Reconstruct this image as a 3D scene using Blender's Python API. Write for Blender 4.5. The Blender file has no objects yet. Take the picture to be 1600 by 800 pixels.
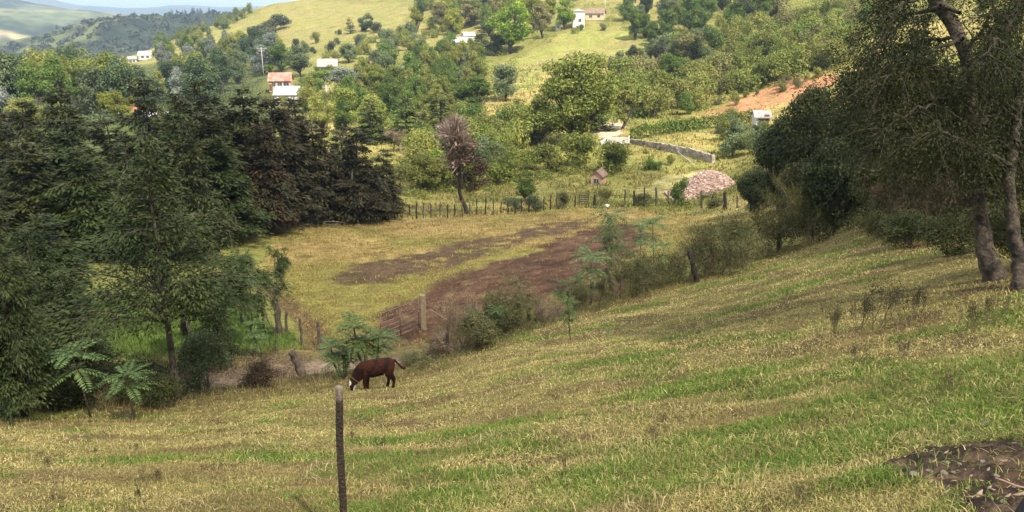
EXPOSURE=1.05; HAZE=2.0e-4; CLOUD=.32
import bpy, math, random
import numpy as np
from mathutils import Vector, Matrix
rng = np.random.default_rng(11)
random.seed(5)
SC = bpy.context.scene
COL = SC.collection
F = 1250.0
PITCH = math.radians(16.3)
CP, SP = math.cos(PITCH), math.sin(PITCH)

def ray(px, py):
    u = (px - 800.0) / F
    v = (400.0 - py) / F
    return np.array([u, CP + SP * v, -SP + CP * v])

# ------------------------------------------------------------------ noise
def _hash(ix, iy, s):
    h = (ix.astype(np.int64) * 374761393 + iy.astype(np.int64) * 668265263 + s * 974711) & 0x7fffffff
    h = ((h ^ (h >> 13)) * 1274126177) & 0x7fffffff
    return ((h ^ (h >> 16)) & 0xffff) / 65535.0

def vnoise(x, y, s=0):
    xi = np.floor(x); yi = np.floor(y)
    fx = x - xi; fy = y - yi
    fx = fx * fx * (3 - 2 * fx); fy = fy * fy * (3 - 2 * fy)
    a = _hash(xi, yi, s); b = _hash(xi + 1, yi, s); c = _hash(xi, yi + 1, s); d = _hash(xi + 1, yi + 1, s)
    return (a * (1 - fx) + b * fx) * (1 - fy) + (c * (1 - fx) + d * fx) * fy

def fbm(x, y, s=0, o=4):
    t = 0; a = .5; n = 0
    for k in range(o):
        t = t + a * vnoise(x * 2 ** k + 17.3 * k, y * 2 ** k - 9.1 * k, s + k); n += a; a *= .5
    return t / n

def sstep(a, b, x):
    t = np.clip((x - a) / (b - a), 0, 1)
    return t * t * (3 - 2 * t)

# ------------------------------------------------------------------ terrain from surveyed points (image bearing, drop, distance)
CTRL = [
 (0,800,8.6),(400,800,7.2),(800,800,6.2),(1200,800,5.4),(1600,800,4.9),
 (0,720,12),(400,700,10.8),(800,700,9.0),(1100,700,8.0),(1400,650,8.6),(1600,640,8.2),
 (800,600,14.2),(1100,560,14.5),(1400,500,15),(1300,450,21),(1553,437,17.2),(1592,450,16.4),(1450,385,27),
 (200,690,13.5),(600,640,15.5),(570,612,18.4),(950,520,22),
 (45,652,17.5),(280,628,20),(430,605,22),(610,590,22.5),(700,560,24.3),(830,505,28),(950,470,31.5),(1085,440,35),(1200,395,40.5),(1300,362,45),
 (1600,330,30),(1600,230,48),(1400,300,42),(1500,330,33),(1300,270,62),(1450,200,75),(1600,110,110),(1250,330,54),(1300,200,95),
 (250,600,23),(470,580,25),(700,548,27),(610,570,25.3),
 (661,510,31),(500,520,31),(420,440,42),(420,358,61),(600,400,49),(600,345,67),(730,335,71),(900,325,74),(930,360,58),
 (850,440,38),(1000,400,46),(1130,322,73),(1180,333,62),(1150,375,49),(700,440,40),
 (360,352,62),(200,490,31),(150,420,42),(0,520,31),(0,410,46),(0,310,78),(200,350,66),(250,300,90),(100,250,120),
 (760,310,86),(935,285,96),(1100,300,91),(1000,262,104),(1060,238,113),(950,212,130),(1170,205,130),(840,228,116),(1190,192,140),(1050,205,132),
 (1250,150,156),(1100,188,148),(1265,120,168),(1200,140,166),
 (1250,100,176),(1200,60,215),(1100,100,205),(900,150,190),(850,130,205),(950,75,255),(820,110,225),(905,42,295),(720,72,300),
 (1400,20,235),(1250,0,290),(1100,0,340),(800,20,345),(640,20,410),(600,90,285),(700,140,205),(640,200,150),(640,275,104),(500,110,260),(440,145,225),
 (350,120,290),(600,0,490),(500,0,510),(410,10,520),(350,37,500),(300,56,470),(250,80,430),(200,102,405),(150,112,380),(100,126,335),(0,140,300),
 (300,105,330),(400,75,390),(200,170,205),(300,165,215),(60,180,190),(420,185,160),(520,200,140),
 (420,60,760),(350,75,760),(300,95,760),(200,122,700),(100,135,650),(0,150,620),
 (600,-45,640),(800,-45,520),(1000,-60,520),(1300,-85,420),(1600,-100,320),(1600,20,180),
]
G0 = 1.95
def to_pt(px, py, r):
    d = ray(px, py); t = r / math.hypot(d[0], d[1])
    return d * t
_th=[];_lr=[];_e=[]
def addc(x,y,z):
    r=math.hypot(x,y); _th.append(math.atan2(x,y)); _lr.append(math.log(r)); _e.append((z+G0)/r)
for px,py,r in CTRL:
    p = to_pt(px,py,r); addc(*p)
for a in (-62,-100,-150,180,150,105,66):          # outside the view: the same hillside carried round
    for r in (2.0,6,14,30):
        x=r*math.sin(math.radians(a)); y=r*math.cos(math.radians(a)); addc(x,y,-G0+.19*x*.8-.28*y)
for a in (-33,-16,0,16,31):
    for r in (1.5,3.0):
        x=r*math.sin(math.radians(a)); y=r*math.cos(math.radians(a)); addc(x,y,-G0+.17*x-.33*y)
for a,zz in ((-50,-17),(-80,-17),(50,10),(85,16)):
    for r in (70,200,600):
        x=r*math.sin(math.radians(a)); y=r*math.cos(math.radians(a)); addc(x,y,zz*(r/70)**.5 if zz>0 else zz)
_th=np.array(_th);_lr=np.array(_lr);_e=np.array(_e)
KT=3.2
def _U(d2): return np.where(d2>1e-12, .5*d2*np.log(d2+1e-20), 0.0)
def _feat(th,lr):
    return _U((KT*(th[:,None]-_th[None]))**2+(lr[:,None]-_lr[None])**2)
n=len(_th); A=np.zeros((n+3,n+3)); A[:n,:n]=_feat(_th,_lr)+np.eye(n)*.012
P=np.stack([np.ones(n),KT*_th,_lr],1); A[:n,n:]=P; A[n:,:n]=P.T
W=np.linalg.solve(A,np.concatenate([_e,np.zeros(3)]))
def tps(th,lr):
    out=np.empty(len(th))
    for i in range(0,len(th),20000):
        t=th[i:i+20000];l=lr[i:i+20000]
        out[i:i+20000]=_feat(t,l)@W[:n]+W[n]+W[n+1]*KT*t+W[n+2]*l
    return out
TH=np.radians(np.concatenate([np.arange(-180,-44,5.0),np.arange(-42,44.01,.16),np.arange(48,181,5.0)]))
TH[-1]=math.pi
RR=np.concatenate([[.05],np.geomspace(.7,3,22)[:-1],np.geomspace(3,60,340)[:-1],np.geomspace(60,700,260)[:-1],np.geomspace(700,9600,40)])
tg,rg=np.meshgrid(TH,RR,indexing='ij')
XG=rg*np.sin(tg); YG=rg*np.cos(tg)
# TPS on a coarser grid, then linear interpolation
tc=np.unique(np.concatenate([np.radians(np.arange(-180,181,10.0)),np.radians(np.arange(-42,44.1,.6))])); lc=np.linspace(math.log(1.2),math.log(1500),260)
tcg,lcg=np.meshgrid(tc,lc,indexing='ij')
EC=tps(tcg.ravel(),lcg.ravel()).reshape(tcg.shape)
def bil(T0,L0,Z,t,l):
    i=np.clip(np.searchsorted(T0,t)-1,0,len(T0)-2); j=np.clip(np.searchsorted(L0,l)-1,0,len(L0)-2)
    a=np.clip((t-T0[i])/(T0[i+1]-T0[i]),0,1); b=np.clip((l-L0[j])/(L0[j+1]-L0[j]),0,1)
    return (Z[i,j]*(1-a)+Z[i+1,j]*a)*(1-b)+(Z[i,j+1]*(1-a)+Z[i+1,j+1]*a)*b
EG=bil(tc,lc,EC,tg.ravel(),np.log(np.clip(rg.ravel(),1.2,1500))).reshape(tg.shape)
ZG=-G0+EG*rg
w=sstep(560,1100,rg)
ZG=ZG*(1-w)+(-62.0)*w
near=1-sstep(40,90,rg)
ZG+=near*((fbm(XG/.9,YG/.9,1,3)-.5)*.11+(fbm(XG/4,YG/4,5,3)-.5)*.22)*sstep(1,4,rg)
ZG+=sstep(85,200,rg)*(1-w)*((fbm(XG/14,YG/14,9,4)-.5)*2.0+(fbm(XG/45,YG/45,13,3)-.5)*3.5)
LRR=np.log(RR)
def H(x,y):
    x=np.atleast_1d(np.asarray(x,float)); y=np.atleast_1d(np.asarray(y,float))
    return bil(TH,RR,ZG,np.arctan2(x,y),np.hypot(x,y))
_ts=np.geomspace(2.5,1500,1600)
def hit(px,py):
    d=ray(px,py); p=d[None]*_ts[:,None]
    g=p[:,2]-H(p[:,0],p[:,1])
    k=np.where(g<0)[0]
    if len(k)==0: return None
    k=k[0]
    if k==0: t=_ts[0]
    else: t=_ts[k-1]+(_ts[k]-_ts[k-1])*g[k-1]/(g[k-1]-g[k])
    q=d*t; return np.array([q[0],q[1],H(q[0],q[1])[0]])
def depth(p): return p[1]*CP-p[2]*SP
def proj(p):
    D=depth(p); return 800+F*p[0]/D, 400-F*(p[1]*SP+p[2]*CP)/D
def wpoly(pts): return np.array([hit(*q)[:2] for q in pts])
def inpoly(x,y,poly):
    ins=np.zeros(x.shape,bool); m=len(poly)
    for i in range(m):
        x0,y0=poly[i];x1,y1=poly[(i+1)%m]
        c=((y0>y)!=(y1>y))&(x<(x1-x0)*(y-y0)/(y1-y0+1e-12)+x0)
        ins^=c
    return ins
def pdist(x,y,line):
    d=np.full(x.shape,1e9)
    for i in range(len(line)-1):
        ax,ay=line[i];bx,by=line[i+1]
        t=np.clip(((x-ax)*(bx-ax)+(y-ay)*(by-ay))/((bx-ax)**2+(by-ay)**2),0,1)
        d=np.minimum(d,np.hypot(x-ax-t*(bx-ax),y-ay-t*(by-ay)))
    return d
def soft(x,y,poly,wd):
    """1 inside the outline, 0 outside, ragged edge of width wd"""
    d=pdist(x,y,np.vstack([poly,poly[:1]])); s=np.where(inpoly(x,y,poly),d,-d)
    s=s+(fbm(x/(wd*1.3),y/(wd*1.3),77,3)-.5)*wd*2.2
    return sstep(-wd*.35,wd*.35,s)

FENCE=wpoly([(-60,664),(45,652),(160,640),(280,628),(430,606),(540,597),(630,588),(700,562),(760,535),(830,507),(900,485),(950,471),(1010,456),(1085,440),(1150,415),(1200,396),(1300,364),(1340,352)])
LANE=wpoly([(240,606),(330,592),(400,584),(480,575),(560,569),(640,560),(700,549)])
_fth=np.arctan2(FENCE[:,0],FENCE[:,1]); _fr=np.hypot(FENCE[:,0],FENCE[:,1])
def fence_r(th): return np.interp(th,_fth,_fr)
P_SOIL=wpoly([(585,503),(640,472),(690,442),(760,411),(850,386),(925,357),(985,349),(1015,365),(990,405),(940,432),(870,468),(770,500),(690,528),(615,532)])
P_ROUGH=wpoly([(510,445),(560,415),(660,391),(800,362),(870,348),(930,343),(905,354),(800,386),(700,420),(600,440),(530,450)])
P_FIELD=wpoly([(405,425),(440,360),(560,346),(740,337),(990,326),(1180,330),(1180,350),(1100,404),(1000,445),(900,476),(780,500),(700,530),(560,548),(500,535)])
P_GREEN=wpoly([(90,560),(140,500),(200,465),(300,455),(400,490),(470,545),(400,560),(260,575)])
RIM=wpoly([(405,440),(440,465),(470,490),(488,510),(500,540)])
P_BANK=wpoly([(1070,190),(1125,162),(1190,142),(1208,122),(1265,112),(1305,118),(1280,150),(1205,166),(1182,180),(1110,192)])
P_TRACK=wpoly([(928,206),(948,192),(965,190),(978,197),(968,210),(938,216)])
P_SAND=wpoly([(1000,296),(1035,276),(1090,268),(1100,300),(1050,312),(1005,308)])
P_PAST=[wpoly(q) for q in ([(760,140),(770,105),(840,72),(905,48),(960,42),(1050,50),(1060,70),(980,92),(920,85),(860,100),(830,142)],
  [(200,100),(290,62),(400,22),(470,2),(640,2),(600,22),(520,40),(450,75),(380,80),(300,85),(225,100)],
  [(480,95),(560,62),(700,40),(690,60),(600,85),(520,105)],[(450,55),(520,45),(640,8),(630,30),(560,55),(470,85)])]
GREENS=[hit(*q)[:2].tolist()+list(s) for q,s in [((1040,612),(.9,.35)),((770,668),(1.0,.4)),((760,742),(.55,.3)),((930,742),(.55,.3)),((1180,668),(.9,.3)),((1250,447),(1.1,.7)),((1170,481),(.7,.5)),((690,772),(.5,.25)),((1130,588),(1.3,.5)),((620,690),(.8,.4)),((1320,625),(.5,.25)),((430,715),(.8,.35)),((230,720),(.9,.35)),((960,565),(1.6,.4)),((1450,660),(1.2,.5)),((1250,720),(.8,.4)),((1400,740),(.5,.3)),((1000,480),(1.2,.5)),((590,715),(.6,.3)),((1080,610),(.9,.25))]]
P_DIRT=wpoly([(1385,728),(1440,705),(1520,692),(1590,690),(1640,700),(1660,810),(1560,830),(1480,800),(1500,770),(1420,750)])

def green_amt(x,y):
    g=np.zeros(x.shape)
    for gx,gy,a,b in GREENS:
        q=((x-gx)/a)**2+((y-gy)/b)**2
        g=np.maximum(g,np.exp(-q*q*.5))
    r=np.hypot(x,y)
    g=np.maximum(g,.7*sstep(.54,.72,fbm(x/1.3,y/1.3,31,4)+.09*sstep(1,4,x-.05*y)*(1-sstep(10,16,r))))
    g=np.maximum(g,.75*sstep(2.2,4.5,x+.6*(fbm(x,y,3,3)-.5))*(1-sstep(8.5,12,r)))
    return np.clip(g+(vnoise(x*3,y*3,8)-.5)*.3,0,1)

def lerp(a,b,t): return a*(1-t[...,None])+np.array(b)*t[...,None]
def ground_color(x,y):
    """the ground's own colour (grass kinds, ploughed soil, lane, bank)"""
    r=np.hypot(x,y); th=np.arctan2(x,y)
    n1=fbm(x/6,y/6,21,4); n2=fbm(x/1.2,y/1.2,22,3); n3=fbm(x/30,y/30,23,4)
    c=np.zeros(x.shape+(3,))+np.array([.20,.20,.055])                    # valley grass
    c=lerp(c,[.33,.27,.10],sstep(.42,.62,n3*.6+n1*.4))
    c=lerp(c,[.10,.13,.03],sstep(.5,.7,n1)*.6)
    far=sstep(180,300,r)
    c=lerp(c,[.16,.155,.05],far*.5)
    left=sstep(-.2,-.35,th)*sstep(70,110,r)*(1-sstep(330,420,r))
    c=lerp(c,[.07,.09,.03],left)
    for k,p in enumerate(P_PAST):
        m=soft(x,y,p,3.0)
        cc=np.zeros(c.shape)+np.array([.21,.205,.066] if k!=0 else [.22,.23,.065]); cc=lerp(cc,[.235,.19,.085],sstep(.45,.65,n1)*.6)
        c=c*(1-m[...,None])+cc*m[...,None]
    # field
    m=soft(x,y,P_FIELD,1.2)
    cf=np.zeros(c.shape)+np.array([.30,.225,.085]); cf=lerp(cf,[.20,.18,.05],sstep(.42,.62,n1*.7+.3*n2+.14*sstep(55,38,r)))
    cf=lerp(cf,[.16,.11,.05],sstep(.6,.75,n2)*.5)
    c=c*(1-m[...,None])+cf*m[...,None]
    c=lerp(c,[.10,.15,.03],soft(x,y,P_GREEN,1.0))
    mr=soft(x,y,P_ROUGH,1.6)*sstep(.25,.42,fbm(x/1.1,y/.7,41,4)); c=lerp(c,[.085,.054,.036],mr*.92)
    ms=soft(x,y,P_SOIL,1.4); cs=np.zeros(c.shape)+np.array([.078,.044,.027]); cs=lerp(cs,[.118,.069,.044],sstep(.4,.65,fbm((x*.75+y*.66)/1.6,(x*.66-y*.75)/.45,43,4))); 
    cs=lerp(cs,[.18,.15,.06],sstep(.66,.76,fbm(x/.5,y/.5,45,3))*.5)
    c=c*(1-ms[...,None])+cs*ms[...,None]
    dr=pdist(x,y,RIM); c=lerp(c,[.13,.085,.045],(1-sstep(.25,.8,dr+(n2-.5)*.5))*.85)
    dl=pdist(x,y,LANE)+(n2-.5)*.7
    # verge between meadow and lane: dry litter
    v=(1-sstep(2.0,4.0,dl)); c=lerp(c,[.15,.105,.055],v*.75)
    c=lerp(c,[.215,.16,.115],1-sstep(.75,1.25,dl))
    # meadow under the blades
    mm=1-sstep(-.6,.5,r-fence_r(th)+(n2-.5)*1.2)
    mm=mm*(np.abs(th)<1.0)+(np.abs(th)>=1.0)*(1-sstep(20,30,r))
    cm=np.zeros(c.shape)+np.array([.17,.145,.055]); cm=lerp(cm,[.11,.08,.04],sstep(.42,.62,n2)); cm=lerp(cm,[.075,.11,.022],green_amt(x,y)*.85)
    c=c*(1-mm[...,None])+cm*mm[...,None]
    c=lerp(c,[.37,.195,.105],soft(x,y,P_BANK,2.2)*sstep(.34,.46,n1*.5+n2*.5)); c=lerp(c,[.30,.15,.09],soft(x,y,P_BANK,2.2)*sstep(.55,.7,fbm(x/1.5,y/6,48,3))*.7)
    c=lerp(c,[.46,.36,.26],soft(x,y,P_TRACK,.8))
    c=lerp(c,[.36,.32,.15],soft(x,y,P_SAND,1.4)*sstep(.3,.55,n2))
    md=soft(x,y,P_DIRT,.16); cd=np.zeros(c.shape)+np.array([.045,.032,.026]); cd=lerp(cd,[.11,.072,.048],sstep(.35,.65,fbm(x/.15,y/.15,51,3)))
    c=c*(1-md[...,None])+cd*md[...,None]
    return c

# ------------------------------------------------------------------ object helpers
def tag(o,label=None,cat=None,group=None,kind=None):
    if label: o['label']=label
    if cat: o['category']=cat
    if group: o['group']=group
    if kind: o['kind']=kind
    return o
def empty(name,loc,rz=0.0,label=None,cat=None,group=None):
    o=bpy.data.objects.new(name,None); COL.objects.link(o); o.location=loc; o.rotation_euler=(0,0,rz); o.empty_display_size=.3
    return tag(o,label,cat,group)
def link(name,me,mat=None,parent=None):
    o=bpy.data.objects.new(name,me); COL.objects.link(o)
    if parent: o.parent=parent
    if mat is not None:
        if len(me.materials)==0: me.materials.append(mat)
        elif me.materials[0]!=mat:
            o.material_slots[0].link='OBJECT'; o.material_slots[0].material=mat
    return o
def fmesh(name,V,Q=None,T=None,col=None,smooth=False):
    V=np.asarray(V,np.float32).reshape(-1,3); me=bpy.data.meshes.new(name)
    Q=np.zeros((0,4),np.int32) if Q is None or len(Q)==0 else np.asarray(Q,np.int32); T=np.zeros((0,3),np.int32) if T is None or len(T)==0 else np.asarray(T,np.int32)
    me.vertices.add(len(V)); me.vertices.foreach_set('co',V.ravel())
    li=np.concatenate([Q.ravel(),T.ravel()]); me.loops.add(len(li)); me.loops.foreach_set('vertex_index',li)
    me.polygons.add(len(Q)+len(T))
    ls=np.concatenate([np.arange(len(Q))*4,len(Q)*4+np.arange(len(T))*3]).astype(np.int32)
    me.polygons.foreach_set('loop_start',ls)
    me.polygons.foreach_set('use_smooth',np.full(len(Q)+len(T),smooth))
    if col is not None:
        a=me.attributes.new('Col','FLOAT_COLOR','POINT'); c=np.ones((len(V),4),np.float32); c[:,:3]=col; a.data.foreach_set('color',c.ravel())
    me.update(calc_edges=True); me.validate()
    return me
class MB:
    def __init__(s): s.V=[];s.Q=[];s.T=[];s.n=0
    def add(s,V,Q=None,T=None):
        V=np.asarray(V,float).reshape(-1,3)
        if Q is not None and len(Q): s.Q.append(np.asarray(Q)+s.n)
        if T is not None and len(T): s.T.append(np.asarray(T)+s.n)
        s.V.append(V); s.n+=len(V)
    def tube(s,pts,rad,k=6,cap=True):
        pts=np.asarray(pts,float); m=len(pts); rad=np.broadcast_to(np.asarray(rad,float),(m,))
        tan=np.gradient(pts,axis=0); tan/=np.linalg.norm(tan,axis=1)[:,None]+1e-9
        ref=np.array([0,0,1.0]) if abs(tan[0,2])<.9 else np.array([1.0,0,0])
        u=np.cross(tan,ref); u/=np.linalg.norm(u,axis=1)[:,None]+1e-9; v=np.cross(tan,u)
        a=np.arange(k)*2*math.pi/k
        V=pts[:,None]+rad[:,None,None]*(np.cos(a)[None,:,None]*u[:,None]+np.sin(a)[None,:,None]*v[:,None])
        i=np.arange(m-1)[:,None]*k; j=np.arange(k)[None]; j2=(j+1)%k
        Q=np.stack([i+j,i+j2,i+k+j2,i+k+j],-1).reshape(-1,4)
        T=None; V=V.reshape(-1,3)
        if cap:
            V=np.vstack([V,pts[:1],pts[-1:]]); c0=m*k; c1=c0+1; jj=np.arange(k); T=np.vstack([np.stack([jj*0+c0,(jj+1)%k,jj],-1),np.stack([jj*0+c1,(m-1)*k+jj,(m-1)*k+(jj+1)%k],-1)])
        s.add(V,Q,T)
    def box(s,c,size,rot=None):
        x,y,z=[q/2 for q in size]
        V=np.array([[-x,-y,-z],[x,-y,-z],[x,y,-z],[-x,y,-z],[-x,-y,z],[x,-y,z],[x,y,z],[-x,y,z]])
        if rot is not None: V=V@np.array(Matrix.Rotation(rot,3,'Z')).T if np.isscalar(rot) else V@np.asarray(rot).T
        s.add(V+np.asarray(c),[[0,3,2,1],[4,5,6,7],[0,1,5,4],[1,2,6,5],[2,3,7,6],[3,0,4,7]])
    def leaves(s,C,D,N,L,Wd):
        D=D/(np.linalg.norm(D,axis=1)[:,None]+1e-9); S=np.cross(D,N); S/=np.linalg.norm(S,axis=1)[:,None]+1e-9
        L=np.broadcast_to(np.asarray(L,float),(len(C),))[:,None]; Wd=np.broadcast_to(np.asarray(Wd,float),(len(C),))[:,None]
        V=np.stack([C,C+D*L*.45+S*Wd*.5,C+D*L,C+D*L*.45-S*Wd*.5],1).reshape(-1,3)
        s.add(V,np.arange(len(C)*4).reshape(-1,4))
    def mesh(s,name,smooth=False,col=None):
        return fmesh(name,np.vstack(s.V) if s.V else np.zeros((0,3)),np.vstack(s.Q) if s.Q else None,np.vstack(s.T) if s.T else None,col,smooth)

# ------------------------------------------------------------------ materials
def newmat(name):
    m=bpy.data.materials.new(name); m.use_nodes=True; nt=m.node_tree; nt.nodes.clear()
    return m,nt,nt.nodes.new,nt.links.new
def plain(name,col,rough=.8,var=.35,scale=6.0,metal=0.0,bump=.25,col2=None,attr=False,spec=.3):
    m,nt,N,Lk=newmat(name); out=N('ShaderNodeOutputMaterial'); b=N('ShaderNodeBsdfPrincipled'); b.inputs['Roughness'].default_value=rough; b.inputs['Metallic'].default_value=metal; b.inputs['Specular IOR Level'].default_value=spec
    tc=N('ShaderNodeTexCoord'); nz=N('ShaderNodeTexNoise'); nz.inputs['Scale'].default_value=scale; nz.inputs['Detail'].default_value=6; Lk(tc.outputs['Object'],nz.inputs['Vector'])
    rp=N('ShaderNodeMapRange'); rp.inputs['From Min'].default_value=.3; rp.inputs['From Max'].default_value=.7; rp.inputs['To Min'].default_value=1-var; rp.inputs['To Max'].default_value=1+var; Lk(nz.outputs['Fac'],rp.inputs['Value'])
    mul=N('ShaderNodeMix'); mul.data_type='RGBA'; mul.blend_type='MULTIPLY'; mul.inputs['Factor'].default_value=1
    if attr:
        at=N('ShaderNodeAttribute'); at.attribute_name='Col'; Lk(at.outputs['Color'],mul.inputs['A'])
    elif col2:
        mx=N('ShaderNodeMix'); mx.data_type='RGBA'; mx.inputs['A'].default_value=(*col,1); mx.inputs['B'].default_value=(*col2,1)
        n2=N('ShaderNodeTexNoise'); n2.inputs['Scale'].default_value=scale*.35; n2.inputs['Detail'].default_value=4; Lk(tc.outputs['Object'],n2.inputs['Vector'])
        r2=N('ShaderNodeMapRange'); r2.inputs['From Min'].default_value=.42; r2.inputs['From Max'].default_value=.6; Lk(n2.outputs['Fac'],r2.inputs['Value']); Lk(r2.outputs['Result'],mx.inputs['Factor']); Lk(mx.outputs['Result'],mul.inputs['A'])
    else: mul.inputs['A'].default_value=(*col,1)
    Lk(rp.outputs['Result'],mul.inputs['B']); Lk(mul.outputs['Result'],b.inputs['Base Color'])
    if bump:
        bp=N('ShaderNodeBump'); bp.inputs['Strength'].default_value=bump; bp.inputs['Distance'].default_value=.05; Lk(nz.outputs['Fac'],bp.inputs['Height']); Lk(bp.outputs['Normal'],b.inputs['Normal'])
    Lk(b.outputs['BSDF'],out.inputs['Surface']); return m
def leafmat(name,col,var=.45,trans=.25,col2=None,clump=1.6,attr=False,rough=.6):
    m,nt,N,Lk=newmat(name); out=N('ShaderNodeOutputMaterial'); b=N('ShaderNodeBsdfPrincipled'); b.inputs['Roughness'].default_value=rough; b.inputs['Specular IOR Level'].default_value=.25
    tr=N('ShaderNodeBsdfTranslucent'); mx=N('ShaderNodeMixShader'); mx.inputs[0].default_value=trans
    geo=N('ShaderNodeNewGeometry'); oi=N('ShaderNodeObjectInfo')
    mul=N('ShaderNodeMix'); mul.data_type='RGBA'; mul.blend_type='MULTIPLY'; mul.inputs['Factor'].default_value=1
    if attr:
        at=N('ShaderNodeAttribute'); at.attribute_name='Col'; Lk(at.outputs['Color'],mul.inputs['A']); mul.inputs['B'].default_value=(1,1,1,1)
        r=N('ShaderNodeMapRange'); r.inputs['To Min'].default_value=1-var; r.inputs['To Max'].default_value=1+var; Lk(geo.outputs['Random Per Island'],r.inputs['Value']); Lk(r.outputs['Result'],mul.inputs['B'])
        last=mul.outputs['Result']
    else:
        tc=N('ShaderNodeTexCoord'); nz=N('ShaderNodeTexNoise'); nz.inputs['Scale'].default_value=1.0/clump; nz.inputs['Detail'].default_value=3
        add=N('ShaderNodeVectorMath'); add.operation='ADD'; Lk(tc.outputs['Object'],add.inputs[0]); Lk(oi.outputs['Location'],add.inputs[1]); Lk(add.outputs[0],nz.inputs['Vector'])
        cm=N('ShaderNodeMix'); cm.data_type='RGBA'; cm.inputs['A'].default_value=(*col,1); cm.inputs['B'].default_value=(*(col2 or [c*.62 for c in col]),1)
        r0=N('ShaderNodeMapRange'); r0.inputs['From Min'].default_value=.38; r0.inputs['From Max'].default_value=.62; Lk(nz.outputs['Fac'],r0.inputs['Value']); Lk(r0.outputs['Result'],cm.inputs['Factor'])
        Lk(cm.outputs['Result'],mul.inputs['A'])
        r=N('ShaderNodeMapRange'); r.inputs['To Min'].default_value=1-var; r.inputs['To Max'].default_value=1+var; Lk(geo.outputs['Random Per Island'],r.inputs['Value'])
        r1=N('ShaderNodeMapRange'); r1.inputs['To Min'].default_value=.78; r1.inputs['To Max'].default_value=1.25; Lk(oi.outputs['Random'],r1.inputs['Value'])
        mm=N('ShaderNodeMath'); mm.operation='MULTIPLY'; Lk(r.outputs['Result'],mm.inputs[0]); Lk(r1.outputs['Result'],mm.inputs[1])
        Lk(mm.outputs[0],mul.inputs['B']); last=mul.outputs['Result']
    Lk(last,b.inputs['Base Color']); Lk(last,tr.inputs['Color']); Lk(b.outputs['BSDF'],mx.inputs[1]); Lk(tr.outputs['BSDF'],mx.inputs[2]); Lk(mx.outputs[0],out.inputs['Surface'])
    return m

# ------------------------------------------------------------------ terrain mesh
def terrain_mat():
    m,nt,N,Lk=newmat('ground_soil_and_grass'); out=N('ShaderNodeOutputMaterial'); b=N('ShaderNodeBsdfPrincipled'); b.inputs['Roughness'].default_value=.95; b.inputs['Specular IOR Level'].default_value=.1
    at=N('ShaderNodeAttribute'); at.attribute_name='Col'; geo=N('ShaderNodeNewGeometry')
    f=None; hs=[]
    for sc,lo,hi in ((9.0,.55,1.4),(1.3,.7,1.28),(.22,.8,1.2)):
        nz=N('ShaderNodeTexNoise'); nz.inputs['Scale'].default_value=sc; nz.inputs['Detail'].default_value=5; Lk(geo.outputs['Position'],nz.inputs['Vector'])
        r=N('ShaderNodeMapRange'); r.inputs['From Min'].default_value=.3; r.inputs['From Max'].default_value=.7; r.inputs['To Min'].default_value=lo; r.inputs['To Max'].default_value=hi; Lk(nz.outputs['Fac'],r.inputs['Value']); hs.append(nz.outputs['Fac'])
        if f is None: f=r.outputs['Result']
        else:
            k=N('ShaderNodeMath'); k.operation='MULTIPLY'; Lk(f,k.inputs[0]); Lk(r.outputs['Result'],k.inputs[1]); f=k.outputs[0]
    mul=N('ShaderNodeMix'); mul.data_type='RGBA'; mul.blend_type='MULTIPLY'; mul.inputs['Factor'].default_value=1; Lk(at.outputs['Color'],mul.inputs['A']); Lk(f,mul.inputs['B']); Lk(mul.outputs['Result'],b.inputs['Base Color'])
    bp=N('ShaderNodeBump'); bp.inputs['Strength'].default_value=.7; bp.inputs['Distance'].default_value=.12; Lk(hs[0],bp.inputs['Height'])
    b2=N('ShaderNodeBump'); b2.inputs['Strength'].default_value=.6; b2.inputs['Distance'].default_value=.6; Lk(hs[1],b2.inputs['Height']); Lk(bp.outputs['Normal'],b2.inputs['Normal']); Lk(b2.outputs['Normal'],b.inputs['Normal'])
    Lk(b.outputs['BSDF'],out.inputs['Surface']); return m
nt_,nr_=tg.shape
# ploughed clods, lane rut and field-edge ditch as real relief
xr,yr=XG.ravel(),YG.ravel()
sel=(rg.ravel()<90)&(np.abs(tg.ravel())<.75)
zr=ZG.ravel().copy(); xs,ys=xr[sel],yr[sel]
ms=np.maximum(soft(xs,ys,P_SOIL,1.2),soft(xs,ys,P_ROUGH,1.2)*.8)
zr[sel]+=ms*((fbm(xs/.45,ys/.45,61,3)-.5)*.26+(fbm((xs*.75+ys*.66)/2.2,(xs*.66-ys*.75)/.5,43,3)-.5)*.30)-.30*np.exp(-(pdist(xs,ys,RIM)/.45)**2)-.10*np.exp(-(pdist(xs,ys,LANE)/.9)**2)
md=soft(xs,ys,P_DIRT,.16); zr[sel]+=md*(.01+(fbm(xs/.08,ys/.08,62,4)-.45)*.09)
ZG=zr.reshape(ZG.shape)
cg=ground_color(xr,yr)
ii=np.arange(nt_-1)[:,None]*nr_; jj=np.arange(nr_-1)[None]
TQ=np.stack([ii+jj,ii+jj+1,ii+nr_+jj+1,ii+nr_+jj],-1).reshape(-1,4)[:,::-1]
M_GROUND=terrain_mat()
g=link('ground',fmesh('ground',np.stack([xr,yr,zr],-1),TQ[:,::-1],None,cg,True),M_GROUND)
tag(g,'grassy hillside falling to a ploughed field and rising beyond','ground',kind='structure')
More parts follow.
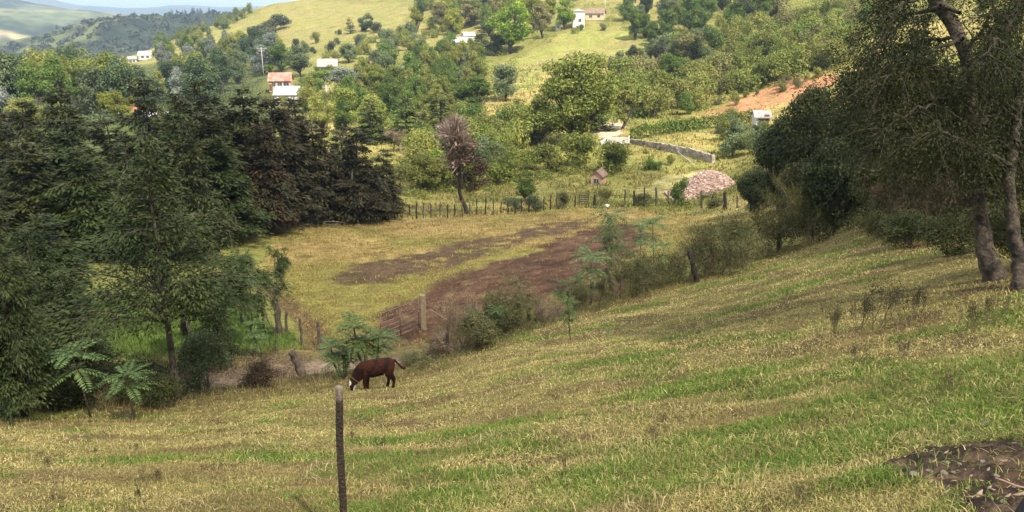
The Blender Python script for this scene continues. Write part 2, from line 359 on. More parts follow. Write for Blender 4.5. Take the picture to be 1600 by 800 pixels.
# ------------------------------------------------------------------ plant shapes (real size in metres, crown and trunk meshes)
def unit(v): return v/(np.linalg.norm(v,axis=-1,keepdims=True)+1e-9)
def rv(n): return unit(rng.normal(size=(n,3)))
PROTO={}
def cypress(name,h,rad,nlev,nb,spr,leaf,base=.10,droop=.32,shape=.8,jit=.25,lw=.42,gap=.0,tr=1.0):
    t=MB(); c=MB(); lean=rng.normal(size=2)*.02*h
    zz=np.linspace(0,h,9); cx=lambda z:lean[0]*(z/h)**2; cy=lambda z:lean[1]*(z/h)**2
    r0=(.018*h+.05)*tr
    t.tube(np.stack([cx(zz),cy(zz),zz],-1),r0*(1-zz/h)**.9+.012,7)
    for i in range(nlev):
        f=(i+rng.uniform(-.4,.4))/nlev; z=h*(base+(1-base)*np.clip(f,0,.99)); R=rad*((1-f)**shape+.04)*rng.uniform(1-jit,1+jit*.6)
        nbi=max(3,int(nb*(.45+.55*(1-f))))
        for b in range(nbi):
            if rng.random()<gap: continue
            a=rng.uniform(0,2*math.pi); Rb=R*rng.uniform(.6,1.1); dr=droop*rng.uniform(.5,1.3)
            T=np.linspace(0,1,6); out=np.array([math.cos(a),math.sin(a),0])
            pts=np.array([cx(z),cy(z),z])+out[None]*(Rb*T)[:,None]; pts[:,2]+=Rb*(.38*T-dr*1.6*T*T)*(1 if f<.8 else -.6)
            if Rb>.6: t.tube(pts[:5],np.linspace(.028,.006,5)*(h/8)**.5*1.2,4,False)
            ns=max(4,int(spr*(Rb/rad+.15)))
            u=rng.uniform(.12,1.0,ns)**.7; k=u*5; k0=np.minimum(k.astype(int),4); fr=(k-k0)[:,None]
            pc=pts[k0]*(1-fr)+pts[k0+1]*fr; tn=unit(pts[k0+1]-pts[k0])
            side=np.cross(tn,[0,0,1.]); s=rng.uniform(-1,1,ns)[:,None]
            pc=pc+side*s*(.28*Rb*(1-.55*u))[:,None]+rng.normal(size=(ns,3))*.045*rad*np.array([1,1,.7])
            d=tn+side*s*.9+rng.normal(size=(ns,3))*.28+np.array([0,0,-.18])
            nn=np.array([0,0,1.])+rng.normal(size=(ns,3))*.45
            L=leaf*rng.uniform(.6,1.35,ns)
            c.leaves(pc,d,nn,L,L*lw)
    PROTO[name]=(t.mesh(name+'_trunk',True),c.mesh(name+'_crown'),h,2*rad)
def broad(name,h,rad,nclump,per,leaf,cb=.22,trunk_r=None,fill=.55,flat=1.0,rc=.36,lw=.6,limbs=True,lobes=0):
    t=MB(); c=MB(); ch=h*(1-cb)/2; cz=h*cb+ch
    r0=trunk_r or .02*h+.05
    top=np.array([rng.normal()*.04*h,rng.normal()*.04*h,h*cb+ch*.7])
    t.tube(np.array([[0,0,0],[top[0]*.2,top[1]*.2,h*cb*.6],[top[0]*.6,top[1]*.6,h*cb+ch*.25],top]),[r0*1.25,r0,r0*.75,r0*.3],8)
    cen=[]
    k=0
    while len(cen)<nclump and k<nclump*40:
        if k==0:
            nl=max(6,nclump//4); lob=rv(nl)*rng.uniform(.45,.85,nl)[:,None]*np.array([1,1,1.0]); lob[0]=[rng.normal()*.2,rng.normal()*.2,.72]
        k+=1; v=lob[rng.integers(nl)]+rng.normal(size=3)*.21
        if np.linalg.norm(v)>1.02: continue
        p=np.array([v[0]*rad*.85,v[1]*rad*.85,cz+v[2]*ch*flat*.9])
        if p[2]<h*cb*1.05: continue
        cen.append(p)
    for p in cen:
        q=rc*rad*rng.uniform(.6,1.35)
        if limbs:
            s=np.array([top[0]*.5,top[1]*.5,h*cb*rng.uniform(.7,1.1)]); mid=(s+p)/2+np.array([0,0,-.1*q])
            t.tube(np.array([s,mid,p]),[r0*.4,r0*.25,r0*.08],5,False)
        m=int(per*(q/(rc*rad))**2*1.15)
        v=rv(m); rr=rng.uniform(fill,1.05,m)[:,None]**.8
        C=p+v*rr*q*np.array([1,1,.82])
        nn=v*.8+rng.normal(size=(m,3))*.5+np.array([0,0,.35]); d=np.cross(nn,rng.normal(size=(m,3)))+np.array([0,0,-.2])
        L=leaf*rng.uniform(.6,1.4,m); c.leaves(C,d,nn,L,L*lw)
    PROTO[name]=(t.mesh(name+'_trunk',True),c.mesh(name+'_crown'),h,2*rad*.95)
def grow(t,p,d,L,r,lev,tips,spread=.6,up=.15,kids=(2,4),shrink=.68,wig=.18,k=6,mid=True):
    m=4; pts=[p]; dd=d
    for i in range(m):
        dd=unit(dd+rng.normal(size=3)*wig+np.array([0,0,up*.3])); pts.append(pts[-1]+dd*L/m)
    pts=np.array(pts); t.tube(pts,np.linspace(r,r*.6,m+1),max(3,k),False)
    if lev==0:
        tips.append((pts[-1],dd)); tips.append((pts[2],dd)); return
    if mid and lev<=1: tips.append((pts[-1],dd))
    for i in range(rng.integers(kids[0],kids[1]+1)):
        j=m if i==0 else rng.integers(2,m+1)
        nd=unit(dd+rng.normal(size=3)*spread+np.array([0,0,up]))
        grow(t,pts[j],nd,L*shrink*rng.uniform(.75,1.15),r*.58,lev-1,tips,spread,up,kids,shrink,wig,k-1,mid)
def airy(name,h,lev,L0,r0,per,leaf,cl,spread=.6,up=.2,kids=(2,4),shrink=.7,lw=.4,stems=1,flat=.7,droop=0,lean=.15,twigs=0,k=6):
    t=MB(); c=MB(); tips=[]
    for s in range(stems):
        d=unit(np.array([rng.normal()*lean,rng.normal()*lean,1.0])) if stems==1 else unit(np.array([rng.normal()*.55,rng.normal()*.55,1.0]))
        grow(t,np.array([rng.normal()*.06*stems*.4,rng.normal()*.06*stems*.4,-.05]),d,L0,r0*(1 if stems==1 else .6),lev,tips,spread,up,kids,shrink,.16,k)
    P=np.array([q[0] for q in tips]); 
    if per>0:
        m=per; C=np.repeat(P,m,0)+rng.normal(size=(len(P)*m,3))*cl*np.array([1,1,flat]); nn=np.array([0,0,.6])+rng.normal(size=C.shape)*.6
        d=rng.normal(size=C.shape)+np.array([0,0,-droop]); Ls=leaf*rng.uniform(.6,1.4,len(C)); c.leaves(C,d,nn,Ls,Ls*lw)
    if twigs:
        C=np.repeat(P,twigs,0); d=unit(np.repeat(np.array([q[1] for q in tips]),twigs,0)+rng.normal(size=C.shape)*.55); Ls=cl*2.2*rng.uniform(.5,1.3,len(C)); c.leaves(C,d,rng.normal(size=C.shape),Ls,np.full(len(C),leaf*.22))
    V=np.vstack(c.V) if c.V else P; hh=V[:,2].max(); ww=2*np.percentile(np.hypot(V[:,0],V[:,1]),92)
    PROTO[name]=(t.mesh(name+'_trunk',True),c.mesh(name+'_crown') if c.V else None,hh,ww)
def frond(c,p,d,L,npair,ll,lw,droop=.5):
    T=np.linspace(0,1,npair+1); side=unit(np.cross(d,[0,0,1.])); pts=p+d[None]*(L*T)[:,None]; pts[:,2]-=droop*L*T*T
    tn=unit(np.gradient(pts,axis=0)); up=unit(np.cross(side,tn)); 
    i=np.arange(1,npair+1); sc=ll*np.sin(np.pi*(.12+.80*T[i]))**.6
    for sg in (-1,1):
        c.leaves(pts[i],side*sg+tn[i]*.45+rng.normal(size=(npair,3))*.08+np.array([0,0,-.15]),up[i]+rng.normal(size=(npair,3))*.15,sc,sc*lw)
    c.leaves(p[None],(pts[-1]-p)[None],up[:1],np.array([L]),np.array([.02]))
def sapling(name,h,nfr,L,npair,ll,lw,stems=1,droop=.5,tiers=1,r=.03):
    t=MB(); c=MB()
    for s in range(stems):
        a0=rng.uniform(0,6.28); off=np.array([math.cos(a0),math.sin(a0),0])*(.12*h if stems>1 else 0); hs=h*(1 if s==0 else rng.uniform(.6,.9))
        top=np.array([rng.normal()*.05*h,rng.normal()*.05*h,hs])+off*1.6
        pts=np.array([off*.2,off*.7+top*.45*np.array([1,1,1]),top]); pts[1,2]=hs*.5
        t.tube(pts,[r*1.3,r,r*.6],6)
        for q in range(tiers):
            b=pts[1]*(q/tiers)*.9+pts[2]*(1-q/tiers*.9); m=nfr if q==0 else int(nfr*.7)
            for k in range(m):
                a=2*math.pi*(k+rng.uniform(-.3,.3))/m; el=rng.uniform(.05,.75) if q==0 else rng.uniform(-.2,.4)
                d=np.array([math.cos(a)*math.cos(el),math.sin(a)*math.cos(el),math.sin(el)]); frond(c,b,d,L*rng.uniform(.7,1.15),npair,ll,lw,droop*rng.uniform(.6,1.3))
    V=np.vstack(c.V); PROTO[name]=(t.mesh(name+'_stem',True),c.mesh(name+'_leaves'),V[:,2].max(),2*np.percentile(np.hypot(V[:,0],V[:,1]),97))
def feather(name,h,lev,L0,r0,nf,fl,npair,ll,lean=.2,up=.1,spread=.7):
    t=MB(); c=MB(); tips=[]
    grow(t,np.array([0,0,-.1]),unit(np.array([rng.normal()*lean,rng.normal()*lean,1.])),L0,r0,lev,tips,spread,up,(2,4),.7,.14,6)
    for p,dd in tips:
        for k in range(nf):
            d=rv(1)[0]; d[2]=d[2]*.3+.1; frond(c,p,unit(d+dd*.4),fl*rng.uniform(.6,1.2),npair,ll,.34,.45)
    V=np.vstack(c.V); PROTO[name]=(t.mesh(name+'_trunk',True),c.mesh(name+'_crown'),V[:,2].max(),2*np.percentile(np.hypot(V[:,0],V[:,1]),95))

# distant kinds: clump-sized faces; near kinds: leaf-sized faces
for i in range(4): cypress('cyp%d'%i,12,3.6,22,14,74,.46,base=.10,droop=.30,jit=.38,shape=.55,lw=.34)
for i in range(2): cypress('cypfar%d'%i,11,3.0,15,11,38,.55,base=.08,droop=.26,lw=.4)
for i in range(2): cypress('pine%d'%i,9,2.4,14,10,30,.5,base=.1,droop=.1,shape=.9)
cypress('front0',6.4,3.2,21,12,210,.15,base=.33,droop=.17,shape=1.0,jit=.45,lw=.3,gap=.12,tr=.62)
cypress('front1',5.0,2.0,20,12,150,.16,base=.12,droop=.30,shape=.65,jit=.35,lw=.3)
for i in range(4): broad('broad%d'%i,9,4.0,48,170,.32,cb=.14,rc=.27)
for i in range(3): broad('tall%d'%i,13,3.6,48,170,.35,cb=.14,rc=.30)
broad('bigtree',12,6,110,170,.30,cb=.10,rc=.20)
broad('plume',9,2.3,70,110,.17,cb=.16,rc=.24,fill=.2)
for i in range(5): broad('bush%d'%i,3.2,2.2,22,150,.20,cb=.03,rc=.33,limbs=False)
for i in range(2): broad('nearbush%d'%i,2.2,1.5,34,300,.085,cb=.05,rc=.36,fill=.2,limbs=True,trunk_r=.02)
for i in range(3): broad('dark%d'%i,9,4.0,62,330,.24,cb=.08,rc=.30,fill=.4)
for i in range(2): airy('silver%d'%i,11,4,3.2,.2,18,.36,.55,up=.35,kids=(2,4),spread=.55)
for i in range(2): airy('bare%d'%i,9,4,2.6,.16,2,.22,.35,up=.35,kids=(3,4),spread=.5,twigs=5,lw=.3)
airy('halfbare',9,4,2.1,.17,7,.26,.34,up=.55,kids=(3,4),spread=.42,twigs=6,stems=2,lw=.4)
airy('brownbush',3.2,3,1.2,.05,4,.13,.25,up=.12,kids=(3,4),spread=.75,twigs=5,stems=5)
for i in range(4): airy('twiggy%d'%i,2.4,3,.95,.03,9,.075,.19,up=.18,kids=(2,4),spread=.7,twigs=3,stems=6,lw=.5,k=4)
airy('lean_tree',3.4,4,1.5,.055,4,.085,.2,up=.25,kids=(2,3),spread=.6,twigs=3,stems=4,k=5)
for i in range(3): sapling('sap%d'%i,2.1,11,.85,12,.21,.30,stems=1+(i==1),droop=.45,tiers=2,r=.022)
sapling('fern_bush',1.5,12,.7,12,.17,.32,stems=3,droop=.4,tiers=2,r=.03)
sapling('palmlet',.7,10,.75,1,.1,.3,stems=1,droop=.3,tiers=1,r=.03)
for i in range(2): feather('feather%d'%i,4.2,3,1.5,.06,15,.5,9,.09)
for i in range(2): airy('weed%d'%i,.9,2,.42,.015,5,.04,.05,up=.5,kids=(2,3),spread=.4,stems=7,twigs=2,k=4)
print('protos',sum(len(p[1].polygons) for p in PROTO.values() if p[1]))

LM={}
for k,(c,c2,tr) in dict(
  cyp=((.032,.043,.013),(.056,.062,.018),.15), cypbrown=((.060,.050,.023),(.036,.040,.016),.15), cyprust=((.032,.038,.015),(.068,.042,.021),.12),
  cypgreen=((.034,.058,.015),(.062,.080,.020),.2), pine=((.045,.075,.030),(.065,.10,.04),.15), cedar=((.040,.062,.016),(.10,.12,.025),.15),
  olive=((.125,.16,.030),(.20,.225,.048),.32), green=((.075,.13,.024),(.125,.18,.036),.32), deep=((.034,.050,.014),(.055,.072,.02),.2),
  lime=((.24,.34,.03),(.15,.24,.025),.35), yellow=((.28,.29,.04),(.17,.20,.03),.35), autumn=((.24,.22,.08),(.16,.16,.06),.3),
  silver=((.20,.225,.19),(.13,.155,.125),.2), greygreen=((.14,.18,.085),(.10,.13,.055),.25), khaki=((.25,.255,.065),(.16,.185,.042),.32),
  dry=((.24,.18,.12),(.16,.12,.08),.15), pinkdry=((.30,.235,.19),(.17,.125,.095),.15), darkcopse=((.07,.08,.045),(.045,.055,.032),.15),
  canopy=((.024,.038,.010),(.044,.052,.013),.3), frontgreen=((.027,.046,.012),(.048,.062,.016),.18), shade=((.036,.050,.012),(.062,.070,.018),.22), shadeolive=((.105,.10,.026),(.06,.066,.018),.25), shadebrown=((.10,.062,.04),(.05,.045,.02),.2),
  feather=((.095,.125,.04),(.055,.095,.025),.3), frond=((.085,.14,.05),(.12,.18,.06),.3), hedgerow=((.085,.095,.036),(.14,.135,.055),.25), frondgreen=((.042,.082,.026),(.07,.105,.03),.25),
  weed=((.032,.034,.014),(.055,.05,.024),.1), hedge=((.12,.19,.025),(.075,.13,.02),.3)).items():
    LM[k]=leafmat('leaves_'+k,c,col2=c2,trans=tr,clump=1.8 if k not in('hedgerow','frond','feather') else .6)
M_BARK=plain('bark_grey',(.10,.085,.065),.9,.4,9,bump=.5,col2=(.06,.05,.04))
M_DBARK=plain('bark_dark',(.06,.047,.036),.9,.4,9,bump=.5)
M_PBARK=plain('bark_pale',(.26,.23,.19),.9,.35,5,bump=.4,col2=(.12,.10,.08))
M_SBARK=plain('bark_spotted',(.10,.08,.06),.9,.5,14,bump=.8,col2=(.03,.026,.023))
M_TWIG=plain('twig_brown',(.12,.09,.065),.9,.3,12,bump=0)

NAMES={}
def plant(proto,loc,h,w,mat,label,cat='tree',group=None,name=None,bark=None,rz=None,sy=None):
    tm,cm,h0,w0=PROTO[proto]
    nm=name or cat.replace(' ','_')
    e=empty(nm,loc,rng.uniform(0,6.283) if rz is None else rz,label,cat,group)
    e.scale=(w/w0,(sy or w)/w0,h/h0)
    tname,cname=('stem','foliage') if cat!='tree' else ('trunk','crown')
    link(tname,tm,bark or M_BARK,e)
    if cm: link(cname,cm,LM[mat],e)
    return e
def T(proto,px,base,top,wpx,mat,label,cat='tree',group=None,name=None,bark=None,r=None,rz=None,sink=.0):
    p=to_pt(px,base,r) if r else hit(px,base)
    if p is None: print('MISS',px,base,label); return
    if r: p=np.array([p[0],p[1],H(p[0],p[1])[0]])
    D=depth(p); x0,y0=proj(p)
    # height so that the top shows at row `top`
    v=(400-top)/F; # z' : (y SP + z CP)/ (y CP - z SP) = v
    z=p[1]*(v*CP-SP)/(CP+v*SP); h=max(.3,z-p[2]); w=wpx*D/F
    return plant(proto,p-np.array([0,0,sink+.06*w*.3]),h+sink,w,mat,label,cat,group,name,bark,rz)
# ------------------------------------------------------------------ the dark cypress wood on the left
pick=lambda base,k:base+str(rng.integers(k))
G_W='cypresses of the dark wood'
AVOID=[(140,245,78,152),(412,475,116,185),(494,532,98,150),(698,745,58,96),(885,946,15,66),(195,290,165,215),(574,600,84,125),(612,640,95,140),(1170,1200,170,225),(918,955,250,320),(1000,1160,240,320)]
for px,b,top,w,r,mat,lab in [
 (600,322,232,75,68,'cypbrown','rightmost cypress of the dark wood, low and brownish at its edge'),
 (560,326,196,110,66,'cypbrown','brown-tinged cypress beside the pale bare stem at the wood edge'),
 (500,330,178,120,66,'cypbrown','wide brownish cypress behind the heap of fallen branches'),
 (440,338,142,130,64,'cypbrown','tall dark cypress rising in front of the red-roofed house'),
 (395,345,132,120,62,'cyp','dark cypress with bare lower stems at the left end of the field'),
 (340,352,122,125,62,'cyp','tall dark green cypress, centre of the wood'),
 (300,350,142,118,58,'cyp','dark green cypress in the middle of the wood below the white sheds'),
 (470,300,150,90,84,'cypbrown','slim cypress behind the wood beside the white-walled shed'),
 (540,300,205,80,82,'cyp','dark cypress filling the back of the wood edge'),
 (250,330,118,105,74,'cyp','dark flat-topped cypress standing against the yellow-green trees'),
 (190,330,178,120,66,'cyp','broad cypress of the wood left of the pink roof'),
 (125,330,132,110,72,'cyp','pointed dark cypress near the left end of the wood'),
 (60,340,150,90,74,'cyp','cypress with olive top at the left end of the wood'),
 (10,350,180,120,60,'cyp','dark cypress cut by the left edge of the picture, upper one'),
 (-40,380,230,150,46,'cyp','cypress beyond the left edge reaching in above the bank'),
 (60,400,215,160,47,'cyp','broad layered dark cypress left of the green bank'),
 (150,395,225,150,45,'cypgreen','layered green cypress above the green bank'),
 (420,350,190,110,59,'cyprust','cypress with a rust-red dead patch facing the field'),
 (350,360,205,130,54,'cypgreen','green drooping cypress at the near corner of the wood'),
 (260,370,215,140,50,'cyp','dark drooping cypress behind the young feathery conifer'),
 (400,330,165,100,70,'cypbrown','thin brown-topped cypress inside the wood'),
 (300,320,150,100,82,'cyp','rear cypress of the wood in front of the white sheds'),
 (80,470,330,150,32,'cypgreen','low green cypress on the left bank above the sapling'),
 (-10,480,300,170,31,'cyp','dark cypress hugging the left edge at mid height')]:
    T(pick('cyp',4),px,b,top,w,mat,lab,group=G_W,name='cypress_tree',bark=M_DBARK,r=r)
for i in range(16):       # bare lower stems seen under the wood
    px=350+i*14+rng.uniform(-4,4); 
    p=to_pt(px,330,rng.uniform(64,72)); p[2]=H(p[0],p[1])[0]
    m=MB(); hh=rng.uniform(3.5,5); m.tube(np.array([[0,0,-.1],[rng.normal()*.1,0,hh*.5],[rng.normal()*.2,0,hh]]),[.13,.11,.06],6)
    o=link('bare_trunk',m.mesh('bare_trunk',True),M_BARK); o.location=p; tag(o,'thin grey-brown bare trunk standing in the shade under the dark wood','tree trunk','bare trunks under the dark wood')
p=hit(572,330); m=MB(); m.tube(np.array([[-.4,-.3,2.2],[0,-.4,3.4],[.1,-.35,5.2],[.12,-.3,7.2]]),[.07,.06,.05,.02],6); m.tube(np.array([[-1.0,0,0],[-.75,-.2,1.2],[-.4,-.3,2.2]]),[.09,.08,.07],6); 
o=link('dead_stem',m.mesh('dead_stem',True),M_PBARK); o.location=(p[0],p[1]-2.6,p[2]); tag(o,'pale bare dead stem against the brown edge of the wood','dead stem')

for i in range(20):
    px=rng.uniform(-20,400); r=rng.uniform(44,78)-.03*max(0,px-200); plantw=rng.uniform(95,140)
    T(pick('cyp',4),px,355,rng.uniform(165,235) if px<160 else rng.uniform(200,235) if px<300 else rng.uniform(150,215),plantw,['cyp','cyp','cypgreen','cypbrown'][i%4],'dark cypress deep in the wood, mostly hidden by those in front',group='hidden cypresses deep in the dark wood',name='cypress_tree',bark=M_DBARK,r=r)
# ------------------------------------------------------------------ front row left
T('front0',278,627,208,330,'frontgreen','young green conifer with wide level boughs and slender trunk, front left',name='conifer_tree',bark=M_BARK,rz=.4)
T('front1',40,652,352,165,'frontgreen','low bushy conifer with dark trunk at the bottom left meadow edge',name='conifer_tree',bark=M_DBARK)
T('front1',118,600,420,150,'cyp','dark drooping conifer directly behind the pinnate sapling',name='conifer_tree',bark=M_DBARK,r=22)
T('feather0',400,548,362,120,'feather','feathery pale green tree overhanging the lower corner of the field',bark=M_BARK,r=29)
T('feather1',345,560,390,150,'feather','feathery green tree behind the young conifer trunk',bark=M_BARK,r=27)
T('feather0',110,500,390,130,'feather','feathery grey-green tree at the head of the green bank',bark=M_BARK,r=35)
T('feather1',60,560,420,160,'feather','feathery tree in shade left of the green bank',bark=M_BARK,r=27)
T('feather0',318,585,400,130,'feather','feathery tree right behind the slender trunk of the young conifer',bark=M_BARK,r=24.5)
T('feather1',428,535,372,90,'feather','feathery tree at the right end of the left-hand trees, over the ditch posts',bark=M_BARK,r=28)
T('front1',80,590,350,160,'frontgreen','bushy green conifer left of the green bank, behind the pinnate saplings',name='conifer_tree',bark=M_DBARK,r=23)
T('front1',345,590,440,80,'frontgreen','small green conifer between the young conifer trunk and the ditch',name='conifer_tree',bark=M_DBARK,r=25)
T('nearbush0',325,610,520,95,'greygreen','grey-green twiggy shrub right of the young conifer trunk',cat='shrub')
T('nearbush1',405,606,560,70,'shadebrown','reddish dry shrub at the meadow edge beside the leaning stump',cat='shrub')
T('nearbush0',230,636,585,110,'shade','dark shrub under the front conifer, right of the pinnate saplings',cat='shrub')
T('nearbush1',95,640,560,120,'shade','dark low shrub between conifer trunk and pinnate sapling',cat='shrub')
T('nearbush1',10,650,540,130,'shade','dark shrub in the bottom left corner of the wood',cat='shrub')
T('sap0',142,652,536,110,'frond','pinnate-leaved sapling with long pale fronds, taller of the left pair',cat='sapling',bark=M_TWIG)
T('sap2',210,656,570,95,'frond','pinnate-leaved sapling with spreading fronds, lower of the left pair',cat='sapling',bark=M_TWIG)
T('sap1',398,562,500,60,'frond','small pinnate sapling below the feathery tree, by the ditch',cat='sapling',bark=M_TWIG)
T('fern_bush',578,590,492,105,'frondgreen','bright green fern-leaved shrub right behind the calf',cat='shrub',bark=M_TWIG)
T('fern_bush',535,592,528,75,'frond','yellowish fern-leaved shrub left of the calf\'s back',cat='shrub',bark=M_TWIG)
T('sap0',395,520,425,85,'frond','pinnate young tree beside the field ditch',cat='sapling',bark=M_TWIG)
# ------------------------------------------------------------------ hedgerow along the lower fence
for px,b,top,w,pr,mat,lab in [
 (655,566,540,70,'twiggy0','hedgerow','low sparse shrub on the lane edge right of the calf'),
 (745,548,492,74,'nearbush0','hedgerow','dense dark grey-green shrub at the right end of the lane'),
 (790,520,430,95,'twiggy1','hedgerow','tall loose shrub between gate post and ploughed soil'),
 (722,545,450,70,'twiggy2','dry','dry twiggy shrub right of the gate post'),
 (850,505,460,70,'twiggy3','dry','pale dry twig shrub by the dark fence post'),
 (905,487,440,70,'twiggy0','hedgerow','loose shrub at the foot of the crowned sapling'),
 (985,462,392,80,'twiggy1','hedgerow','thin shrub between two saplings before the ploughed soil'),
 (1040,448,380,90,'twiggy2','hedgerow','twiggy shrub left of the leaning dark post'),
 (1120,430,330,110,'twiggy3','hedgerow','leafy twig shrub right of the leaning dark post'),
 (1165,412,318,100,'twiggy0','hedgerow','broad twig shrub on the fence line above the meadow bulge'),
 (1205,396,300,90,'twiggy1','shadeolive','olive twig shrub left of the forked bare tree'),
 (1080,432,355,80,'twiggy0','hedgerow','thin-leaved shrub right behind the leaning dark post'),
 (690,558,520,50,'nearbush1','dry','dry low shrub beside the lane end')]:
    T(pr,px,b,top,w,mat,lab,cat='shrub',group='hedgerow shrubs along the lower fence',bark=M_TWIG)
for px,b,top,w,pr,lab in [
 (922,474,386,80,'sap0','thick-stemmed pinnate sapling with drooping crown, right of the ploughed soil'),
 (952,452,318,85,'sap2','tallest pinnate sapling, with a white scrap at its tip'),
 (966,455,345,80,'sap1','pinnate sapling just right of the tallest one'),
 (1022,440,335,70,'sap0','pinnate sapling at the right end of the ploughed strip'),
 (892,532,458,50,'sap1','small twin-stemmed sapling standing alone in the meadow'),
 (950,545,510,18,'sap2','tiny seedling in the meadow right of the twin-stemmed sapling'),
 (1000,430,340,60,'sap2','pale sapling between the two tall pinnate saplings')]:
    T(pr,px,b,top,w,'frond' if pr!='sap1' else 'feather',lab,cat='sapling',bark=M_TWIG)
T('lean_tree',1222,388,262,130,'shadeolive','multi-stemmed small tree with pale forked stems at the head of the fence',bark=M_PBARK)
T('lean_tree',1265,375,285,90,'shadeolive','small leaning tree with thin pale stems below the dark thicket',bark=M_PBARK)
for i in range(11):
    px=[745,775,812,868,905,935,985,1035,1060,1110,1140][i]; by=np.interp(px,[700,760,830,900,950,1010,1085,1150,1200],[560,534,506,484,470,455,440,414,396])-3
    T('sap%d'%rng.integers(3),px,by,by-rng.uniform(50,95),rng.uniform(34,58),['feather','frond','hedgerow'][i%3],'slender pale-leaved sapling in the tangle along the lower fence',cat='sapling',group='slender saplings along the lower fence',bark=M_TWIG)
for i in range(18):
    px=rng.uniform(690,1210); by=np.interp(px,[690,760,830,900,950,1010,1085,1150,1200],[563,534,506,484,470,455,440,414,396])-rng.uniform(0,9)
    T('twiggy%d'%rng.integers(4),px,by,by-rng.uniform(28,62),rng.uniform(32,60),['hedgerow','dry','hedgerow','shadeolive'][i%4],'small loose twig shrub filling the tangle along the lower fence',cat='shrub',group='small shrubs along the lower fence',bark=M_TWIG)
T('palmlet',1333,357,334,28,'frond','small pale rosette plant under the dark thicket',cat='plant',bark=M_TWIG)
# ------------------------------------------------------------------ thicket on the right
for px,b,top,w,r,pr,mat,lab in [
 (1180,325,262,66,62,'dark0','deep','low dark tree at the left tip of the thicket, by the tile heap'),
 (1215,345,185,100,56,'dark1','deep','dark round tree of the thicket above the small dark tip tree'),
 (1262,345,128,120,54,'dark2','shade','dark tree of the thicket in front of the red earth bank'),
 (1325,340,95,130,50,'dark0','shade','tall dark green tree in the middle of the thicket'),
 (1405,330,8,95,46,'cyp1','cyp','dark conifer topping the right thicket'),
 (1390,340,70,120,44,'dark1','shade','dark tree below the conifer of the thicket'),
 (1385,345,195,120,38,'dark2','shadeolive','olive-yellow tree low in the thicket above the rosette plant'),
 (1300,355,215,110,42,'dark0','deep','dark hollow shrub tree at the thicket foot'),
 (1455,350,100,150,36,'dark1','shade','dark tree behind the spotted trunk, left side'),
 (1530,350,60,160,34,'dark2','shadeolive','olive tree behind the spotted trunk'),
 (1610,340,40,170,33,'dark0','shade','dark tree behind the slim pale trunk at the right edge'),
 (1250,360,250,90,47,'dark2','shadeolive','low olive tree over the pale forked stems'),
 (1490,345,190,140,32,'dark1','shadeolive','low olive-brown tree left of the spotted trunk')]:
    T(pr,px,b,top,w,mat,lab,group='trees of the right-hand thicket',bark=M_DBARK,r=r,name='cypress_tree' if pr[:3]=='cyp' else None)
T('brownbush',1450,350,232,110,'shadebrown','reddish-brown dry shrub on the bank left of the spotted trunk',cat='shrub',bark=M_TWIG,r=30)
T('brownbush',1395,352,270,80,'shadebrown','small brown dry shrub at the left of the bank',cat='shrub',bark=M_TWIG,r=34)
for px,b,top,w,mat,lab in [(1420,385,330,110,'shade','low green shrub on the bank, left of three'),(1480,400,335,110,'shade','low green shrub on the bank just left of the spotted trunk'),(1590,420,330,100,'shade','green shrub between the spotted trunk and the right edge'),(1370,372,330,70,'shadeolive','small olive shrub at the meadow top corner'),(1535,400,320,90,'shadeolive','olive shrub directly behind the spotted trunk foot')]:
    T('nearbush'+str(len(lab)%2),px,b,top,w,mat,lab,cat='shrub',bark=M_TWIG)
# the two near trunks with drooping sprays
def near_tree(name,label,path,rads,r,limbs,leafn,mat):
    e=empty(name,hit(*path[0][:2])-np.array([0,0,.1]),0,label,'tree'); base=np.array(e.location)
    D0=depth(base)
    def P(px,py,dd=0): return ray(px,py)*(D0+dd)-base
    t=MB(); pts=np.array([P(*q) for q in path]); 
    # smooth
    k=np.linspace(0,len(pts)-1,len(pts)*4); s=np.stack([np.interp(k,np.arange(len(pts)),pts[:,i]) for i in range(3)],-1); s=s+(np.roll(s,1,0)+np.roll(s,-1,0)-2*s)*.25*np.r_[0,np.ones(len(s)-2),0][:,None]
    rr=np.interp(k,np.arange(len(pts)),rads); rr=rr*(1+.12*(vnoise(k*2.1,k*0+r,3)-.5)); s=s+rng.normal(size=s.shape)*.012
    s[0]=[s[0][0],s[0][1],-.1]
    t.tube(s,rr,14); link('trunk',t.mesh('near_trunk',True),M_SBARK,e)
    c=MB(); tl=MB()
    for lp,lr in limbs:
        q=np.array([P(*z) for z in lp]); kk=np.linspace(0,len(q)-1,len(q)*5); q2=np.stack([np.interp(kk,np.arange(len(q)),q[:,i]) for i in range(3)],-1)+0
        q2[1:-1]+=rng.normal(size=q2[1:-1].shape)*.03; tl.tube(q2,np.linspace(lr,lr*.25,len(q2)),7,False)
        L=np.linalg.norm(q2[-1]-q2[0])
        for b in range(int(L*9)):
            u=rng.uniform(.18,1); i0=min(int(u*(len(q2)-1)),len(q2)-2); p0=q2[i0]; d=unit(unit(q2[i0+1]-q2[i0])*.6+rng.normal(size=3)*.75+np.array([0,0,-.25])); l=rng.uniform(.5,1.3)
            T_=np.linspace(0,1,5)[:,None]; bp=p0+d*l*T_+np.array([0,0,-.45*l])*T_**2; tl.tube(bp,np.linspace(.012,.003,5),4,False)
            for v in range(leafn):
                w_=rng.uniform(.1,1,26); ps=p0+d*l*w_[:,None]+np.array([0,0,-.45*l])*w_[:,None]**2+rng.normal(size=(26,3))*.12; c.leaves(ps,d*.6+rng.normal(size=(26,3))*.6+np.array([0,0,-.4]),rng.normal(size=(26,3))+np.array([0,0,.6]),.066*rng.uniform(.6,1.4,26),.024)
    link('limbs',tl.mesh('near_limbs',True),M_DBARK,e); link('crown',c.mesh('near_crown'),LM[mat],e)
